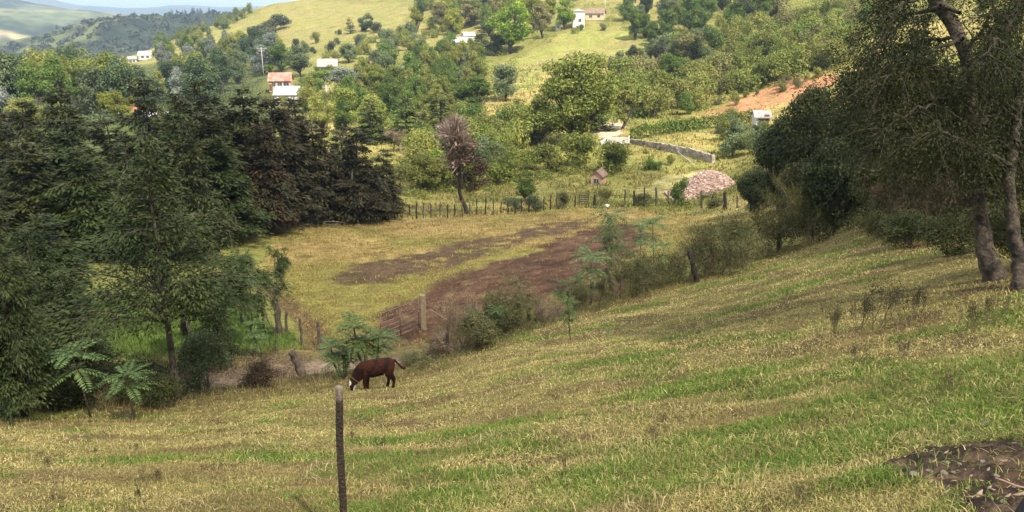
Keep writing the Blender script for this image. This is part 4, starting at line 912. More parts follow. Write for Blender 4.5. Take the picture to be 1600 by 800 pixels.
# gate
gl,gr=hit(596,541),hit(655,516)
ge=empty('field_gate',gl,0,'pipe gate of seven rails closing the ploughed field','gate'); dv=gr-gl; Lg=math.hypot(dv[0],dv[1]); 
M_GATE=plain('gate_metal',(.20,.14,.12),.6,.3,8,metal=.3,bump=.2,col2=(.13,.08,.06))
for k in range(7):
    m=MB(); z=.16+k*.19; m.tube(np.array([[0,0,z],[dv[0]*.5,dv[1]*.5,dv[2]*.5+z-.015],[dv[0],dv[1],dv[2]+z]]),.022 if k in(0,6) else .015,6); link('rail',m.mesh('rail',True),M_GATE,ge)
for f in (0,.5,1):
    m=MB(); m.tube(np.array([[dv[0]*f,dv[1]*f,dv[2]*f+.10],[dv[0]*f,dv[1]*f,dv[2]*f+1.34]]),.026,6); link('upright',m.mesh('upright',True),M_GATE,ge)
b=hit(662,514); m=MB(); m.box((0,0,.66),(.22,.22,1.62),.2); o=link('gate_post',m.mesh('gate_post'),M_POSTL); o.location=b; tag(o,'square pale gate post at the right end of the pipe gate','gate post')
bv=o.modifiers.new('b','BEVEL'); bv.width=.02; bv.segments=2
b2=hit(662,516); t1=top_at(b2,667,484)+np.array([.12,0,0]); t2=hit(708,506); m=MB(); postmesh(m,t1-t2,np.array([0,0,.02]),.035,6); o=link('brace_pole',m.mesh('brace_pole',True),M_POSTL); o.location=t2; tag(o,'slanting pale pole braced against the gate post','pole')
# fallen branches heap
p=hit(492,349); e=empty('branch_heap',p,0,'heap of bleached fallen branches at the corner of the field','branch heap'); m=MB()
for i in range(26):
    a=rng.uniform(-.5,.5)+(math.pi if rng.random()<.4 else 0); L=rng.uniform(1.2,3.4); s=rng.normal(size=3)*np.array([.9,.5,0]); d=np.array([math.cos(a),math.sin(a)*.6,rng.uniform(-.05,.35)]); q=np.linspace(0,1,5)[:,None]; pts=s+np.array([0,0,rng.uniform(.05,.5)])+d*L*q+rng.normal(size=(5,3))*.07; pts[:,2]=np.maximum(pts[:,2]-q[:,0]**2*.5,.03); m.tube(pts,np.linspace(.07,.02,5)*rng.uniform(.6,1.1),5)
m.tube(np.array([[1.3,0,.1],[.8,0,1.2],[-.3,.1,1.75],[-1.6,.1,1.9]]),[.07,.06,.05,.02],6); m.tube(np.array([[-.9,0,1.6],[-.4,0,.9],[.1,0,.3]]),.05,6); m.tube(np.array([[1.3,0,.1],[1.5,0,1.4],[1.35,0,2.6]]),[.05,.04,.02],5)
link('branches',m.mesh('branches',True),M_PBARK,e)
# pallet, log, white bag
p=hit(912,321); e=empty('wooden_pallet',p,.1,'small grey wooden rack standing at the fence left of the white scrap','pallet'); m=MB()
for k in range(5): m.box((0,0,.18+k*.2),(1.0,.03,.12))
link('slats',m.mesh('slats'),M_POST,e); m=MB()
for s in(-.45,.45): m.box((s,.04,.55),(.07,.07,1.1))
link('frame',m.mesh('frame'),M_POSTD,e)
p=hit(968,323); m=MB(); postmesh(m,np.array([-.4,0,.12]),np.array([.45,.1,.16]),.16,9,.2); o=link('log',m.mesh('log',True),M_DBARK); o.location=p; tag(o,'short dark log lying at the far field edge','log')
pb=hit(952,452); t=top_at(pb,949,321); m=MB(); v=rv(160); import bmesh
bm=bmesh.new(); bmesh.ops.create_icosphere(bm,subdivisions=3,radius=.1)
for vv in bm.verts: vv.co*=1+.5*(vnoise(np.array([vv.co.x*25+3]),np.array([vv.co.z*25+vv.co.y*18]),4)[0]-.5); vv.co.z*=.55
me=bpy.data.meshes.new('white_bag'); bm.to_mesh(me); bm.free(); o=link('white_bag',me,plain('bag_white',(.75,.75,.72),.6,.1)); o.location=t; tag(o,'white crumpled plastic scrap caught on the tip of the tallest sapling','plastic bag')
# rim-edged board in the bottom right corner
ctr=ray(1736,895)*2.6; e=empty('round_board',ctr,0,'rounded grey board with a black rim in the bottom right corner','board'); e.rotation_euler=(math.radians(80),0,math.radians(-18)); R_=.30
m=MB(); a=np.linspace(0,2*math.pi,64,endpoint=False); prof=[(0,.018),(R_*.7,.016),(R_*.95,.010),(R_*.97,0),(R_*.95,-.02),(0,-.02)]
V=np.concatenate([np.stack([r*np.cos(a),r*np.sin(a)*1.3,np.full(64,z)],-1) for r,z in prof]); j=np.arange(64); j2=(j+1)%64; m.add(V,np.concatenate([np.stack([k*64+j,k*64+j2,(k+1)*64+j2,(k+1)*64+j],-1) for k in range(5)])); link('panel',m.mesh('panel',True),plain('grey_plastic',(.17,.18,.22),.5,.12,8,bump=.05),e)
m=MB(); a=np.linspace(0,2*math.pi,65); m.tube(np.stack([R_*np.cos(a),R_*1.3*np.sin(a),a*0],-1),.016,8,False); link('rim',m.mesh('rim',True),plain('black_rubber',(.015,.015,.02),.5,.1),e)
# legs that carry the board on the slope
m=MB(); 
for s in(-.2,.2):
    m.tube(np.array([[s,-.25,-.02],[s,-.62,-.05]]),.016,8)
link('prop',m.mesh('prop',True),M_POSTD,e)

# ------------------------------------------------------------------ stones, bark and dry leaves on the bare earth
M_STONE=plain('stone',(.19,.165,.13),.85,.3,12,bump=.4); M_DRYLEAF=plain('dry_leaf',(.30,.22,.14),.7,.3,20,bump=.2)
for i,(px,py,s) in enumerate([(px_,py_,s_*.55) for px_,py_,s_ in [(1410,743,.035),(1428,742,.05),(1452,737,.04),(1475,741,.055),(1490,739,.03),(1558,745,.04),(1480,724,.04),(1455,738,.03),(1500,726,.03),(1535,722,.035),(1540,663,.07),(1505,668,.03),(1585,762,.03),(1360,670,.03),(1568,785,.04)]]):
    bm=bmesh.new(); bmesh.ops.create_icosphere(bm,subdivisions=2,radius=s)
    for v in bm.verts: v.co*=1+.6*(vnoise(np.array([v.co.x/s*1.3+i*7]),np.array([v.co.y/s*1.3+v.co.z/s*.9]),3)[0]-.5); v.co.z*=.6
    me=bpy.data.meshes.new('stone'); bm.to_mesh(me); bm.free(); o=link('stone',me,M_STONE); o.location=hit(px,py)+np.array([0,0,s*.25]); o.rotation_euler=(0,0,rng.uniform(0,6)); tag(o,'small pale stone lying on the bare dark earth at the lower right','stone','stones on the bare earth')
for i in range(26):
    px,py=(rng.uniform(1450,1598),rng.uniform(700,798)) if i>3 else [(1503,786),(1523,787),(1478,778),(1580,784)][i]
    L=rng.uniform(.03,.06) if i>3 else .085; c=MB(); s=np.linspace(0,1,6); wv=np.sin(np.pi*np.clip(s,.04,.96))*L*.17; V=np.concatenate([np.stack([s*L,wv,.35*L*(s-.5)**2+.01],-1),np.stack([s*L,-wv,.35*L*(s-.5)**2+.012],-1)]); c.add(V,[[k,k+1,k+7,k+6] for k in range(5)])
    o=link('dry_leaf',c.mesh('dry_leaf',True),M_DRYLEAF); o.location=hit(px,py)+np.array([0,0,.03]); o.rotation_euler=(rng.normal()*.2,rng.normal()*.25,rng.uniform(-.8,.8)); so_=o.modifiers.new('s','SOLIDIFY'); so_.thickness=.002; tag(o,'curled pale dry leaf on the bare dark earth at the lower right','dry leaf','dry leaves on the bare earth')
p=hit(1590,765); m=MB(); m.tube(np.array([[-.17,0,.06],[-.10,0,.05],[-.02,0,.03],[.08,0,.03],[.16,0,.05]])*.75,[.004,.006,.007,.006,.004],7); o=link('bark_strip',m.mesh('bark_strip',True),plain('pink_bark',(.36,.22,.18),.8,.2,20)); o.location=p; o.rotation_euler=(0,0,-.5); tag(o,'curved pinkish strip of bark on the bare earth','bark strip')
for px,b,top,w,pr,lab in [(1385,512,425,70,'weed0','tallest clump of dark dry weeds in the right meadow'),(1345,518,455,50,'weed1','thin dark weed clump left of the tallest weeds'),(1420,500,440,60,'weed1','dark weed stems just right of the tallest weeds'),(1510,520,462,40,'weed0','leaning dark weed stalk below the spotted trunk'),(1300,525,470,45,'weed1','faint weed clump at the left end of the weed patch'),(1550,505,455,40,'weed1','weed stems near the slim trunk foot'),(1412,560,525,25,'weed0','short slanting weed stalk in the right meadow'),(1340,570,535,30,'weed1','small dry weed in the middle right meadow'),(205,665,640,26,'weed0','two thin stalks at the meadow edge under the left saplings'),(880,745,708,16,'weed1','small reddish dry weed tuft in the near meadow')]:
    T(pr,px,b,top,w,'weed',lab,cat='weed',bark=M_TWIG)

# ------------------------------------------------------------------ houses and walls
M_WHITE=plain('white_wall',(.60,.59,.56),.8,.12,.8,bump=.1); M_CREAM=plain('cream_wall',(.50,.43,.30),.8,.15,.8); M_PINKW=plain('pink_wall',(.55,.36,.28),.8,.2,.8); M_HUTW=plain('hut_wall',(.52,.33,.25),.85,.25,4)
M_RED=plain('red_roof',(.36,.12,.09),.7,.3,1.5,col2=(.40,.20,.165)); M_ROOFG=plain('grey_roof',(.27,.255,.25),.7,.25,1.5); M_ROOFW=plain('white_roof',(.44,.44,.43),.5,.15,1.5); M_ROOFB=plain('brown_roof',(.20,.14,.11),.8,.25,1.5); M_GLASS=plain('window_glass',(.05,.06,.07),.15,.2,2,spec=.6,bump=0); M_DOOR=plain('door_wood',(.12,.07,.045),.7,.3,3)
def house(label,px,py,wpx,hpx,dm,wall,roof,kind='gable',yaw=0,rh=.35,wins=(),door=None,name='house',ridge='x',cat='house',sink=.4,over=.35):
    p=hit(px,py); k=depth(p)/F; w=wpx*k; h=hpx*k; e=empty(name,p-np.array([0,0,sink]),yaw+math.atan2(-p[0],p[1]),label,cat); h+=sink
    m=MB(); m.box((0,0,h/2),(w,dm,h)); 
    r=rh*(min(w,dm) if ridge=='x' else w)
    if ridge=='y': m.add([[-w/2,-dm/2,h],[w/2,-dm/2,h],[0,-dm/2,h+r],[-w/2,dm/2,h],[w/2,dm/2,h],[0,dm/2,h+r]],None,[[0,1,2],[4,3,5]])
    elif kind=='gable': m.add([[-w/2,-dm/2,h],[-w/2,dm/2,h],[-w/2,0,h+r],[w/2,-dm/2,h],[w/2,dm/2,h],[w/2,0,h+r]],None,[[1,0,2],[3,4,5]])
    link('wall',m.mesh('wall'),wall,e)
    m=MB(); o=over; th=.14
    if kind=='gable':
        if ridge=='x':
            for s in(-1,1):
                sl_=r/(dm/2); V=[[-w/2-o,s*(dm/2+o),h-o*sl_],[w/2+o,s*(dm/2+o),h-o*sl_],[w/2+o,0,h+r],[-w/2-o,0,h+r]]; V=np.array(V); m.add(np.vstack([V+[0,0,.02],V+[0,0,th+.02]]),[[0,1,2,3],[7,6,5,4],[0,4,5,1],[1,5,6,2],[2,6,7,3],[3,7,4,0]])
        else:
            for s in(-1,1):
                sl_=r/(w/2); V=np.array([[s*(w/2+o),-dm/2-o,h-o*sl_],[s*(w/2+o),dm/2+o,h-o*sl_],[0,dm/2+o,h+r],[0,-dm/2-o,h+r]]); m.add(np.vstack([V+[0,0,.02],V+[0,0,th+.02]]),[[0,1,2,3],[7,6,5,4],[0,4,5,1],[1,5,6,2],[2,6,7,3],[3,7,4,0]])
    elif kind=='hip':
        a,b_=w/2+o,dm/2+o; i=max(0,w/2-dm/2); V=[[-a,-b_,h+.02],[a,-b_,h+.02],[a,b_,h+.02],[-a,b_,h+.02],[-i,0,h+r],[i+.01,0,h+r]]; m.add(V,[[0,1,5,4],[2,3,4,5],[0,3,2,1]],[[1,2,5],[3,0,4]])
    else:
        V=np.array([[-w/2-o,-dm/2-o,h+.02],[w/2+o,-dm/2-o,h+.02],[w/2+o,dm/2+o,h+r],[-w/2-o,dm/2+o,h+r]]); m.add(np.vstack([V,V+[0,0,th]]),[[3,2,1,0],[4,5,6,7],[0,1,5,4],[1,2,6,5],[2,3,7,6],[3,0,4,7]])
    link('roof',m.mesh('roof'),roof,e)
    for u,v,ww,hh in wins:
        m=MB(); x=u*w; z=sink+v*(h-sink); y=-dm/2; fw=.07
        for q in((x,z+hh/2,ww+2*fw,fw),(x,z-hh/2,ww+2*fw,fw)): m.box((q[0],y-.03,q[1]),(q[2],.10,q[3]))
        for q in((x-ww/2-fw/2,),(x+ww/2+fw/2,),(x,)): m.box((q[0],y-.028,z),(fw,.09,hh-fw))
        f=link('window',m.mesh('window'),M_ROOFG,e); m=MB(); m.box((x,y-.008,z),(ww-.01,.03,hh-.08)); link('pane',m.mesh('pane'),M_GLASS,f)
    if door:
        u,ww,hh=door; m=MB(); m.box((u*w,-dm/2-.02,sink+hh/2),(ww,.08,hh)); link('door',m.mesh('door'),M_DOOR,e)
    return e
house('white two-storey house with grey hip roof above the sunlit pasture',903,43,18,24,5,M_WHITE,M_ROOFG,'hip',.1,.25,[(.1,.45,.9,1.0),(-.35,.8,.7,.7)])
house('low cream wing with brown roof, right of the white two-storey house',930,30,28,9,5,M_CREAM,M_ROOFB,'gable',-.15,.3,[(-.2,.5,1,.8),(.25,.5,1,.8)])
house('small white shed left of the bright green column tree',872,46,8,7,3,M_WHITE,M_ROOFG,'gable',0,.3,[(0,.5,.6,.6)],name='shed',cat='shed')
house('long white bungalow with white roof half hidden by dark trees',716,76,27,9,6,M_WHITE,M_ROOFW,'gable',-.1,.3,[(-.25,.45,1.2,.9),(.2,.45,1.2,.9)])
house('taller white block behind the right end of the bungalow',732,70,16,14,5,M_WHITE,M_ROOFW,'gable',.2,.3,[(0,.6,1,.9)])
house('cream house with grey roof above the lime tree',513,114,28,11,6,M_CREAM,M_ROOFG,'gable',-.05,.35,[(-.2,.5,1.3,1.0),(.25,.5,1.2,1.0)],(0.02,.9,1.9))
house('pink house with bright red roof and a row of windows',440,140,32,15,6,M_PINKW,M_RED,'gable',-.12,.32,[(-.28,.62,.9,1.0),(0,.62,1.1,1.0),(.3,.62,1.3,1.0)],(-.42,.8,1.7))
house('white shed with long pale roof just below the red-roofed house',452,158,34,12,7,M_WHITE,M_ROOFW,'gable',-.2,.3,[(.15,.4,.7,.6)],name='shed',cat='shed')
house('small brown-roofed house in the trees right of the cream house',586,98,15,7,5,M_PINKW,M_ROOFB,'gable',0,.35,[(0,.5,.9,.8)])
house('tiny white house in the trees below the brown-roofed one',560,126,10,6,4,M_WHITE,M_ROOFG,'gable',.2,.35,[(0,.5,.7,.7)])
house('small grey-roofed house in the trees above the cedars',626,116,18,7,5,M_CREAM,M_ROOFG,'gable',.1,.3,[(-.2,.5,.8,.7),(.2,.5,.8,.7)])
house('low long grey shelter behind the rightmost cedar',682,140,30,6,4,M_CREAM,M_ROOFG,'shed',0,.2,[(.2,.5,.8,.6)],name='shelter',cat='shelter')
house('small white-walled cottage with grey roof below the red earth bank',1188,194,20,13,5,M_WHITE,M_ROOFG,'gable',.15,.35,[(-.15,.55,.8,.9)],(.25,.8,1.8),name='cottage',cat='cottage')
house('long pale-roofed house at the top edge right of centre',1082,12,24,6,6,M_CREAM,M_ROOFW,'gable',0,.3,[(0,.5,1,.9)])
house('pink house with red roof peeping over the dark wood',213,184,20,9,6,M_PINKW,M_RED,'gable',.1,.4,[(0,.5,1,.9)])
house('white shed over the dark wood, left of two',238,188,18,8,5,M_WHITE,M_ROOFW,'gable',.1,.3,[(.2,.5,.8,.7)],name='shed',cat='shed')
house('white shed over the dark wood, right of two',273,190,22,8,6,M_WHITE,M_ROOFW,'gable',-.1,.3,[(-.2,.5,.8,.7)],name='shed',cat='shed')
for px,py,w_,h_,lab in [(160,116,16,8,'white village house, lowest of the row on the valley side'),(176,111,14,7,'white village house, second up the row'),(190,104,14,7,'white village house, middle of the row'),(208,98,12,6,'white village house, fourth up the row'),(228,92,18,6,'long white village house, highest of the row')]:
    house(lab,px,py,w_,h_,7,M_WHITE,M_ROOFG if px%3 else M_ROOFW,'gable',rng.uniform(-.3,.3),.3,[(-.2,.5,1,.9),(.2,.5,1,.9)])
house('little pink wooden hut with brown gable roof and one window',935,287,17,14,2.0,M_HUTW,M_ROOFB,'gable',-.25,.42,[(.0,.45,.55,.6)],name='hut',ridge='y',cat='hut',sink=.2,over=.22)
# stone retaining wall, gate wall, hedge
M_STONEW=plain('stone_wall',(.31,.275,.23),.9,.4,4,bump=.9,col2=(.23,.20,.17))
def wall_run(name,label,cat,bots,hm,th,mat,step=.5,rough=.08,part=None):
    P_=[hit(*q) for q in bots]; o0=P_[0]; Pn=np.array(P_)-o0; seg=np.r_[0,np.cumsum(np.linalg.norm(np.diff(Pn,axis=0),axis=1))]; u=np.linspace(0,seg[-1],max(3,int(seg[-1]/step))); c=np.stack([np.interp(u,seg,Pn[:,i]) for i in range(3)],-1); d=unit(np.gradient(c,axis=0)); nrm=unit(np.stack([-d[:,1],d[:,0],d[:,2]*0],-1)); hh=np.interp(u,seg,hm)
    rows=[]
    for z,off in ((-.4,-.5),(.33,-.5),(.66,-.5),(1,-.45),(1,.45),(-.4,.5)):
        q=c+nrm*off*th+np.stack([u*0,u*0,hh*z],-1); q=q+rng.normal(size=q.shape)*rough*(z>-.3); rows.append(q)
    V=np.concatenate(rows); n_=len(u); i=np.arange(n_-1); Q=np.concatenate([np.stack([k*n_+i,k*n_+i+1,(k+1)*n_+i+1,(k+1)*n_+i],-1) for k in range(5)]+[np.array([[0,n_,2*n_,5*n_]]),np.array([[2*n_,3*n_,4*n_,5*n_]]),np.array([[n_-1,2*n_-1,3*n_-1,6*n_-1]]),np.array([[3*n_-1,4*n_-1,5*n_-1,6*n_-1]])])
    m=MB(); m.add(V,Q); o=link(name,m.mesh(name,False),mat); o.location=o0; tag(o,label,cat); return o,c,hh,nrm,o0
wall_run('stone_wall','grey rubble retaining wall below the clipped hedge','wall',[(985,224),(1040,236),(1080,245),(1115,254)],[.7,1.0,1.1,.9],.5,M_STONEW,.35,.045)
wall_run('white_wall','short white wall stepping up beside the track','wall',[(938,226),(946,225),(954,225)],[.4,.9,1.5],.25,M_WHITE,.2,0)
p=hit(968,226); e=empty('yard_gate',p,math.atan2(-p[0],p[1]),'pale grey yard gate between white wall and stone wall','gate'); m=MB(); m.box((0,0,.65),(2.5,.05,1.0)); link('gate_panel',m.mesh('gate_panel'),plain('pale_grey',(.5,.48,.46),.6,.2,2),e)
for s in(-1,1):
    m=MB(); m.box((1.36*s,0,.6),(.22,.22,1.5)); link('pillar',m.mesh('pillar'),M_WHITE,e)
M_HEDGECORE=plain('hedge_core',(.05,.08,.015),.9,.3,2)
def hedge(label,bots,hm,th):
    P_=[hit(*q) for q in bots]; o0=P_[0]; Pn=np.array(P_)-o0; c=MB(); n_=4200; seg=np.r_[0,np.cumsum(np.linalg.norm(np.diff(Pn,axis=0),axis=1))]; u=rng.uniform(0,seg[-1],n_); q=np.stack([np.interp(u,seg,Pn[:,i]) for i in range(3)],-1); hgt=hm*(1+.18*(fbm(u/2.0,u*0,9,3)-.5)*2); z=rng.uniform(0,1,n_)**.7*hgt; off=rng.uniform(-.5,.5,n_)*th*(1-.25*(z/hgt)**4)
    q[:,2]+=z; q[:,1]+=off; q+=rng.normal(size=q.shape)*.12; c.leaves(q,rng.normal(size=q.shape)+np.array([0,0,.3]),rng.normal(size=q.shape)+np.array([0,-.5,.5]),.34*rng.uniform(.6,1.4,n_),.2); o=link('clipped_hedge',c.mesh('clipped_hedge'),LM['hedge']); o.location=o0; tag(o,label,'hedge')
hedge('long clipped bright green hedge above the stone wall',[(984,218),(1040,210),(1100,201),(1186,189)],1.9,1.6)
# tile heap
p=hit(1104,303); k=depth(p)/F; Wm,Hm=58*k,38*k; m=MB(); nx,ny=44,30; cols=[]
gx,gy=np.meshgrid(np.linspace(-1.05,1.05,nx),np.linspace(-1.05,1.05,ny),indexing='ij'); rr_=np.hypot(gx,gy)
def hz(x,y): return Hm*np.clip(1-np.hypot(x,y)**1.7,0,1)*(1+.25*(fbm(x*2+5,y*2,12,3)-.5))*np.clip(1.0+.25*x,0,2)
gz=hz(gx,gy)-.15; V=np.stack([gx*Wm,gy*Wm*.6,gz],-1).reshape(-1,3); i=np.arange(nx-1)[:,None]*ny; j=np.arange(ny-1)[None]; m.add(V,np.stack([i+j,i+ny+j,i+ny+j+1,i+j+1],-1).reshape(-1,4))
cc=[np.tile([.40,.27,.22],(len(V),1))]
for q in range(1500):
    x,y=rng.uniform(-1,1,2)
    if math.hypot(x,y)>.98: continue
    z=hz(x,y); Rm=np.array(Matrix.Rotation(rng.uniform(0,6.28),3,'Z')@Matrix.Rotation(rng.normal()*.5,3,'X')@Matrix.Rotation(rng.normal()*.4,3,'Y')); m.box((x*Wm,y*Wm*.6,z-.12),(.34,.18,.05),Rm); cc.append(np.tile(np.array([.60,.44,.37])*rng.uniform(.55,1.25)*np.array([1,rng.uniform(.9,1.15),rng.uniform(.9,1.2)]),(8,1)))
o=link('tile_heap',m.mesh('tile_heap',False,np.concatenate(cc)),plain('clay_tile',(1,1,1),.9,.3,8,attr=True)); o.location=p; tag(o,'big mound of broken pink clay tiles behind the fence','tile heap')
# poles
def pole(label,px,py,top,r,arm,mat,name='utility_pole'):
    b=hit(px,py); t=top_at(b,px,top); h=t[2]-b[2]; e=empty(name,b,0,label,'pole'); m=MB(); m.tube(np.array([[0,0,-.2],[0,0,h*.5],[0,0,h]]),[r*1.2,r,r*.8],8); link('mast',m.mesh('mast',True),mat,e)
    m=MB(); m.box((0,0,h-.45),(arm,.14,.16)); m.box((0,0,h-1.1),(arm*.7,.14,.14)); link('crossarm',m.mesh('crossarm'),mat,e)
    m=MB(); 
    for s in(-.45,0,.45): m.tube(np.array([[s*arm,0,h-.37],[s*arm,0,h-.1]]),.07,6)
    link('insulator',m.mesh('insulator',True),M_ROOFW,e)
M_POLE=plain('concrete_pole',(.40,.39,.37),.8,.15,2)
pole('tall white pole with crossarms above the dark wood',412,120,74,.12,3.0,M_POLE); pole('short pale pole with crossarm below the silvery tree',511,160,133,.17,1.6,M_POLE); pole('white pole at the top edge right of the white house',945,22,-8,.16,1.6,M_POLE); pole('thin pale pole at the far left among village trees',205/4+0.5,165,138,.16,1.5,M_POLE)
b=hit(1086,262); a_=hit(1045,231)+np.array([0,0,.4]); m=MB(); m.tube(np.array([a_-b,[0,0,.3]]),.045,5); o=link('water_hose',m.mesh('water_hose',True),M_POLE); o.location=b; tag(o,'thin pale pipe running down the grass slope from the stone wall','pipe')
# ------------------------------------------------------------------ grass, blade by blade
M_BLADE=leafmat('grass_blades',(1,1,1),var=.38,trans=.3,attr=True,rough=.65)
def blades(name,label,n_,thr,r0,r1,Lf,wf,acc,colf,lean=.9,curve=.5,pw=1.0):
    th=np.radians(rng.uniform(thr[0],thr[1],n_)); r=np.exp(math.log(r0)+(math.log(r1)-math.log(r0))*rng.uniform(0,1,n_)**pw); x=r*np.sin(th); y=r*np.cos(th)
    k=acc(x,y,r,th)>rng.uniform(0,1,n_); x,y,r,th=x[k],y[k],r[k],th[k]; z=H(x,y); m=len(x); L=Lf(x,y,r)*rng.uniform(.5,1.4,m); w=wf(r)*rng.uniform(.6,1.3,m)
    a=rng.uniform(0,2*math.pi,m); ln=np.abs(rng.normal(size=m))*lean; d=np.stack([np.cos(a)*np.sin(np.minimum(ln,1.45)),np.sin(a)*np.sin(np.minimum(ln,1.45)),np.cos(np.minimum(ln,1.45))],-1)
    s=np.stack([-np.sin(a),np.cos(a),0*a],-1); s=unit(s+rng.normal(size=s.shape)*.5)
    p0=np.stack([x,y,z-.01],-1); p1=p0+d*(L*.55)[:,None]; d2=unit(d+np.stack([np.cos(a),np.sin(a),-.7+0*a],-1)*curve*rng.uniform(0,1.4,m)[:,None]); p2=p1+d2*(L*.5)[:,None]
    p1[:,2]=np.maximum(p1[:,2],z+.008); p2[:,2]=np.maximum(p2[:,2],z+.004)
    W=(w*.5)[:,None]*s; V=np.stack([p0-W,p0+W,p1+W*.8,p1-W*.8,p2],1).reshape(-1,3); b=np.arange(m)[:,None]*5
    Q=b+np.array([[0,1,2,3]]); T_=b+np.array([[3,2,4]]); c=np.repeat(colf(x,y,r),5,0)
    o=link(name,fmesh(name,V,Q,T_,c),M_BLADE); tag(o,label,'grass',kind='stuff'); return o
def mcol(x,y,r):
    m=len(x); g=green_amt(x,y); k=rng.uniform(0,1,m)
    straw=np.array([.52,.44,.185]); tan=np.array([.36,.285,.115]); ol=np.array([.26,.26,.07]); gr=np.array([.112,.195,.028]); g2=np.array([.17,.24,.042])
    patch=fbm(x/2.3,y/1.6,91,3); pt=sstep(.42,.58,patch)
    c=np.where((k<.50-.25*pt)[:,None],straw,np.where((k<.72-.1*pt)[:,None],tan,ol))
    dkp=sstep(.56,.66,fbm(x/1.7,y/.8,94,3))[:,None]*.55; c=c*(1-dkp)+np.array([.20,.14,.065])*dkp; isg=rng.uniform(0,1,m)<g*.85; c=np.where(isg[:,None],np.where((rng.uniform(0,1,m)<.5)[:,None],gr,g2),c)
    return c*rng.uniform(.75,1.2,m)[:,None]*(.78+.44*fbm(x/.55,y/.55,92,3))[:,None]
def macc(x,y,r,th):
    a=1-sstep(-.3,.5,r-fence_r(th)+(vnoise(x*2,y*2,3)-.5)); return a*(1-.93*soft(x,y,P_DIRT,.16))*(.55+.6*fbm(x/.4,y/.4,93,2))
blades('meadow_grass','dry straw-coloured grass with green patches covering the near meadow',760000,(-40,42),3.6,48,lambda x,y,r:(.042+.040*green_amt(x,y))*(1+.02*r),lambda r:.0026+.0008*r,macc,mcol,lean=1.15,curve=.9,pw=.92)
# taller tangled straw clumps
def tufts(n_,r0,r1):
    pass
blades('meadow_grass','loose pale straw stalks standing out of the near meadow',20000,(-38,40),4,26,lambda x,y,r:.13+0*x,lambda r:.0026+.0005*r,lambda x,y,r,th:macc(x,y,r,th)*sstep(.5,.62,fbm(x/1.1,y/.8,95,3)),lambda x,y,r:np.array([.56,.47,.25])*rng.uniform(.7,1.15,len(x))[:,None],lean=.8,curve=.9)
def fcol(x,y,r):
    m=len(x); base=ground_color(x,y)*1.15; k=rng.uniform(0,1,m)[:,None]; gold=np.array([.35,.265,.105]); return np.where((k<.5)&(soft(x,y,P_FIELD,1.0)>.5)[:,None],gold,base)*rng.uniform(.7,1.3,m)[:,None]
def facc(x,y,r,th):
    f=np.maximum(soft(x,y,P_FIELD,1.0),soft(x,y,P_GREEN,1.0)); s=np.maximum(soft(x,y,P_SOIL,1.0)*.965,soft(x,y,P_ROUGH,1.2)*sstep(.25,.42,fbm(x/1.1,y/.7,41,4))*.93); return f*(1-s)*(.2+1.1*sstep(.35,.65,fbm(x/.9,y/.9,97,3)))
blades('field_grass','short yellow-green grass of the fenced field and the green bank',170000,(-32,18),25,76,lambda x,y,r:.10+.10*soft(x,y,P_GREEN,1.0)+.0012*r,lambda r:.010+.0006*r,facc,fcol,lean=.8)
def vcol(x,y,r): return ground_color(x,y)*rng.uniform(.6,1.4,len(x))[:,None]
blades('valley_grass','rough grass of the valley floor and lower slope beyond the fence',150000,(-26,22),68,230,lambda x,y,r:.16+.0022*r,lambda r:.03+.0011*r,lambda x,y,r,th:(1-soft(x,y,P_FIELD,1.0))*(1-soft(x,y,P_TRACK,1.0))*(1-soft(x,y,P_SAND,1.0)*.9)*(1-soft(x,y,P_BANK,1.5)*.95)*(.15+sstep(.4,.65,fbm(x/2.5,y/2.5,98,3))),vcol,lean=.8)
blades('verge_grass','dry tangled grass and litter along the lane and the fence',60000,(-36,26),18,47,lambda x,y,r:.22+0*x,lambda r:.006+.0006*r,lambda x,y,r,th:(1-sstep(1.0,3.5,np.abs(r-fence_r(th)-.6)))*(.15+.85*sstep(.9,1.3,pdist(x,y,LANE))),lambda x,y,r:np.where(rng.uniform(0,1,len(x))[:,None]<.55,np.array([.24,.17,.09]),np.array([.14,.15,.045]))*rng.uniform(.6,1.3,len(x))[:,None],lean=.8)
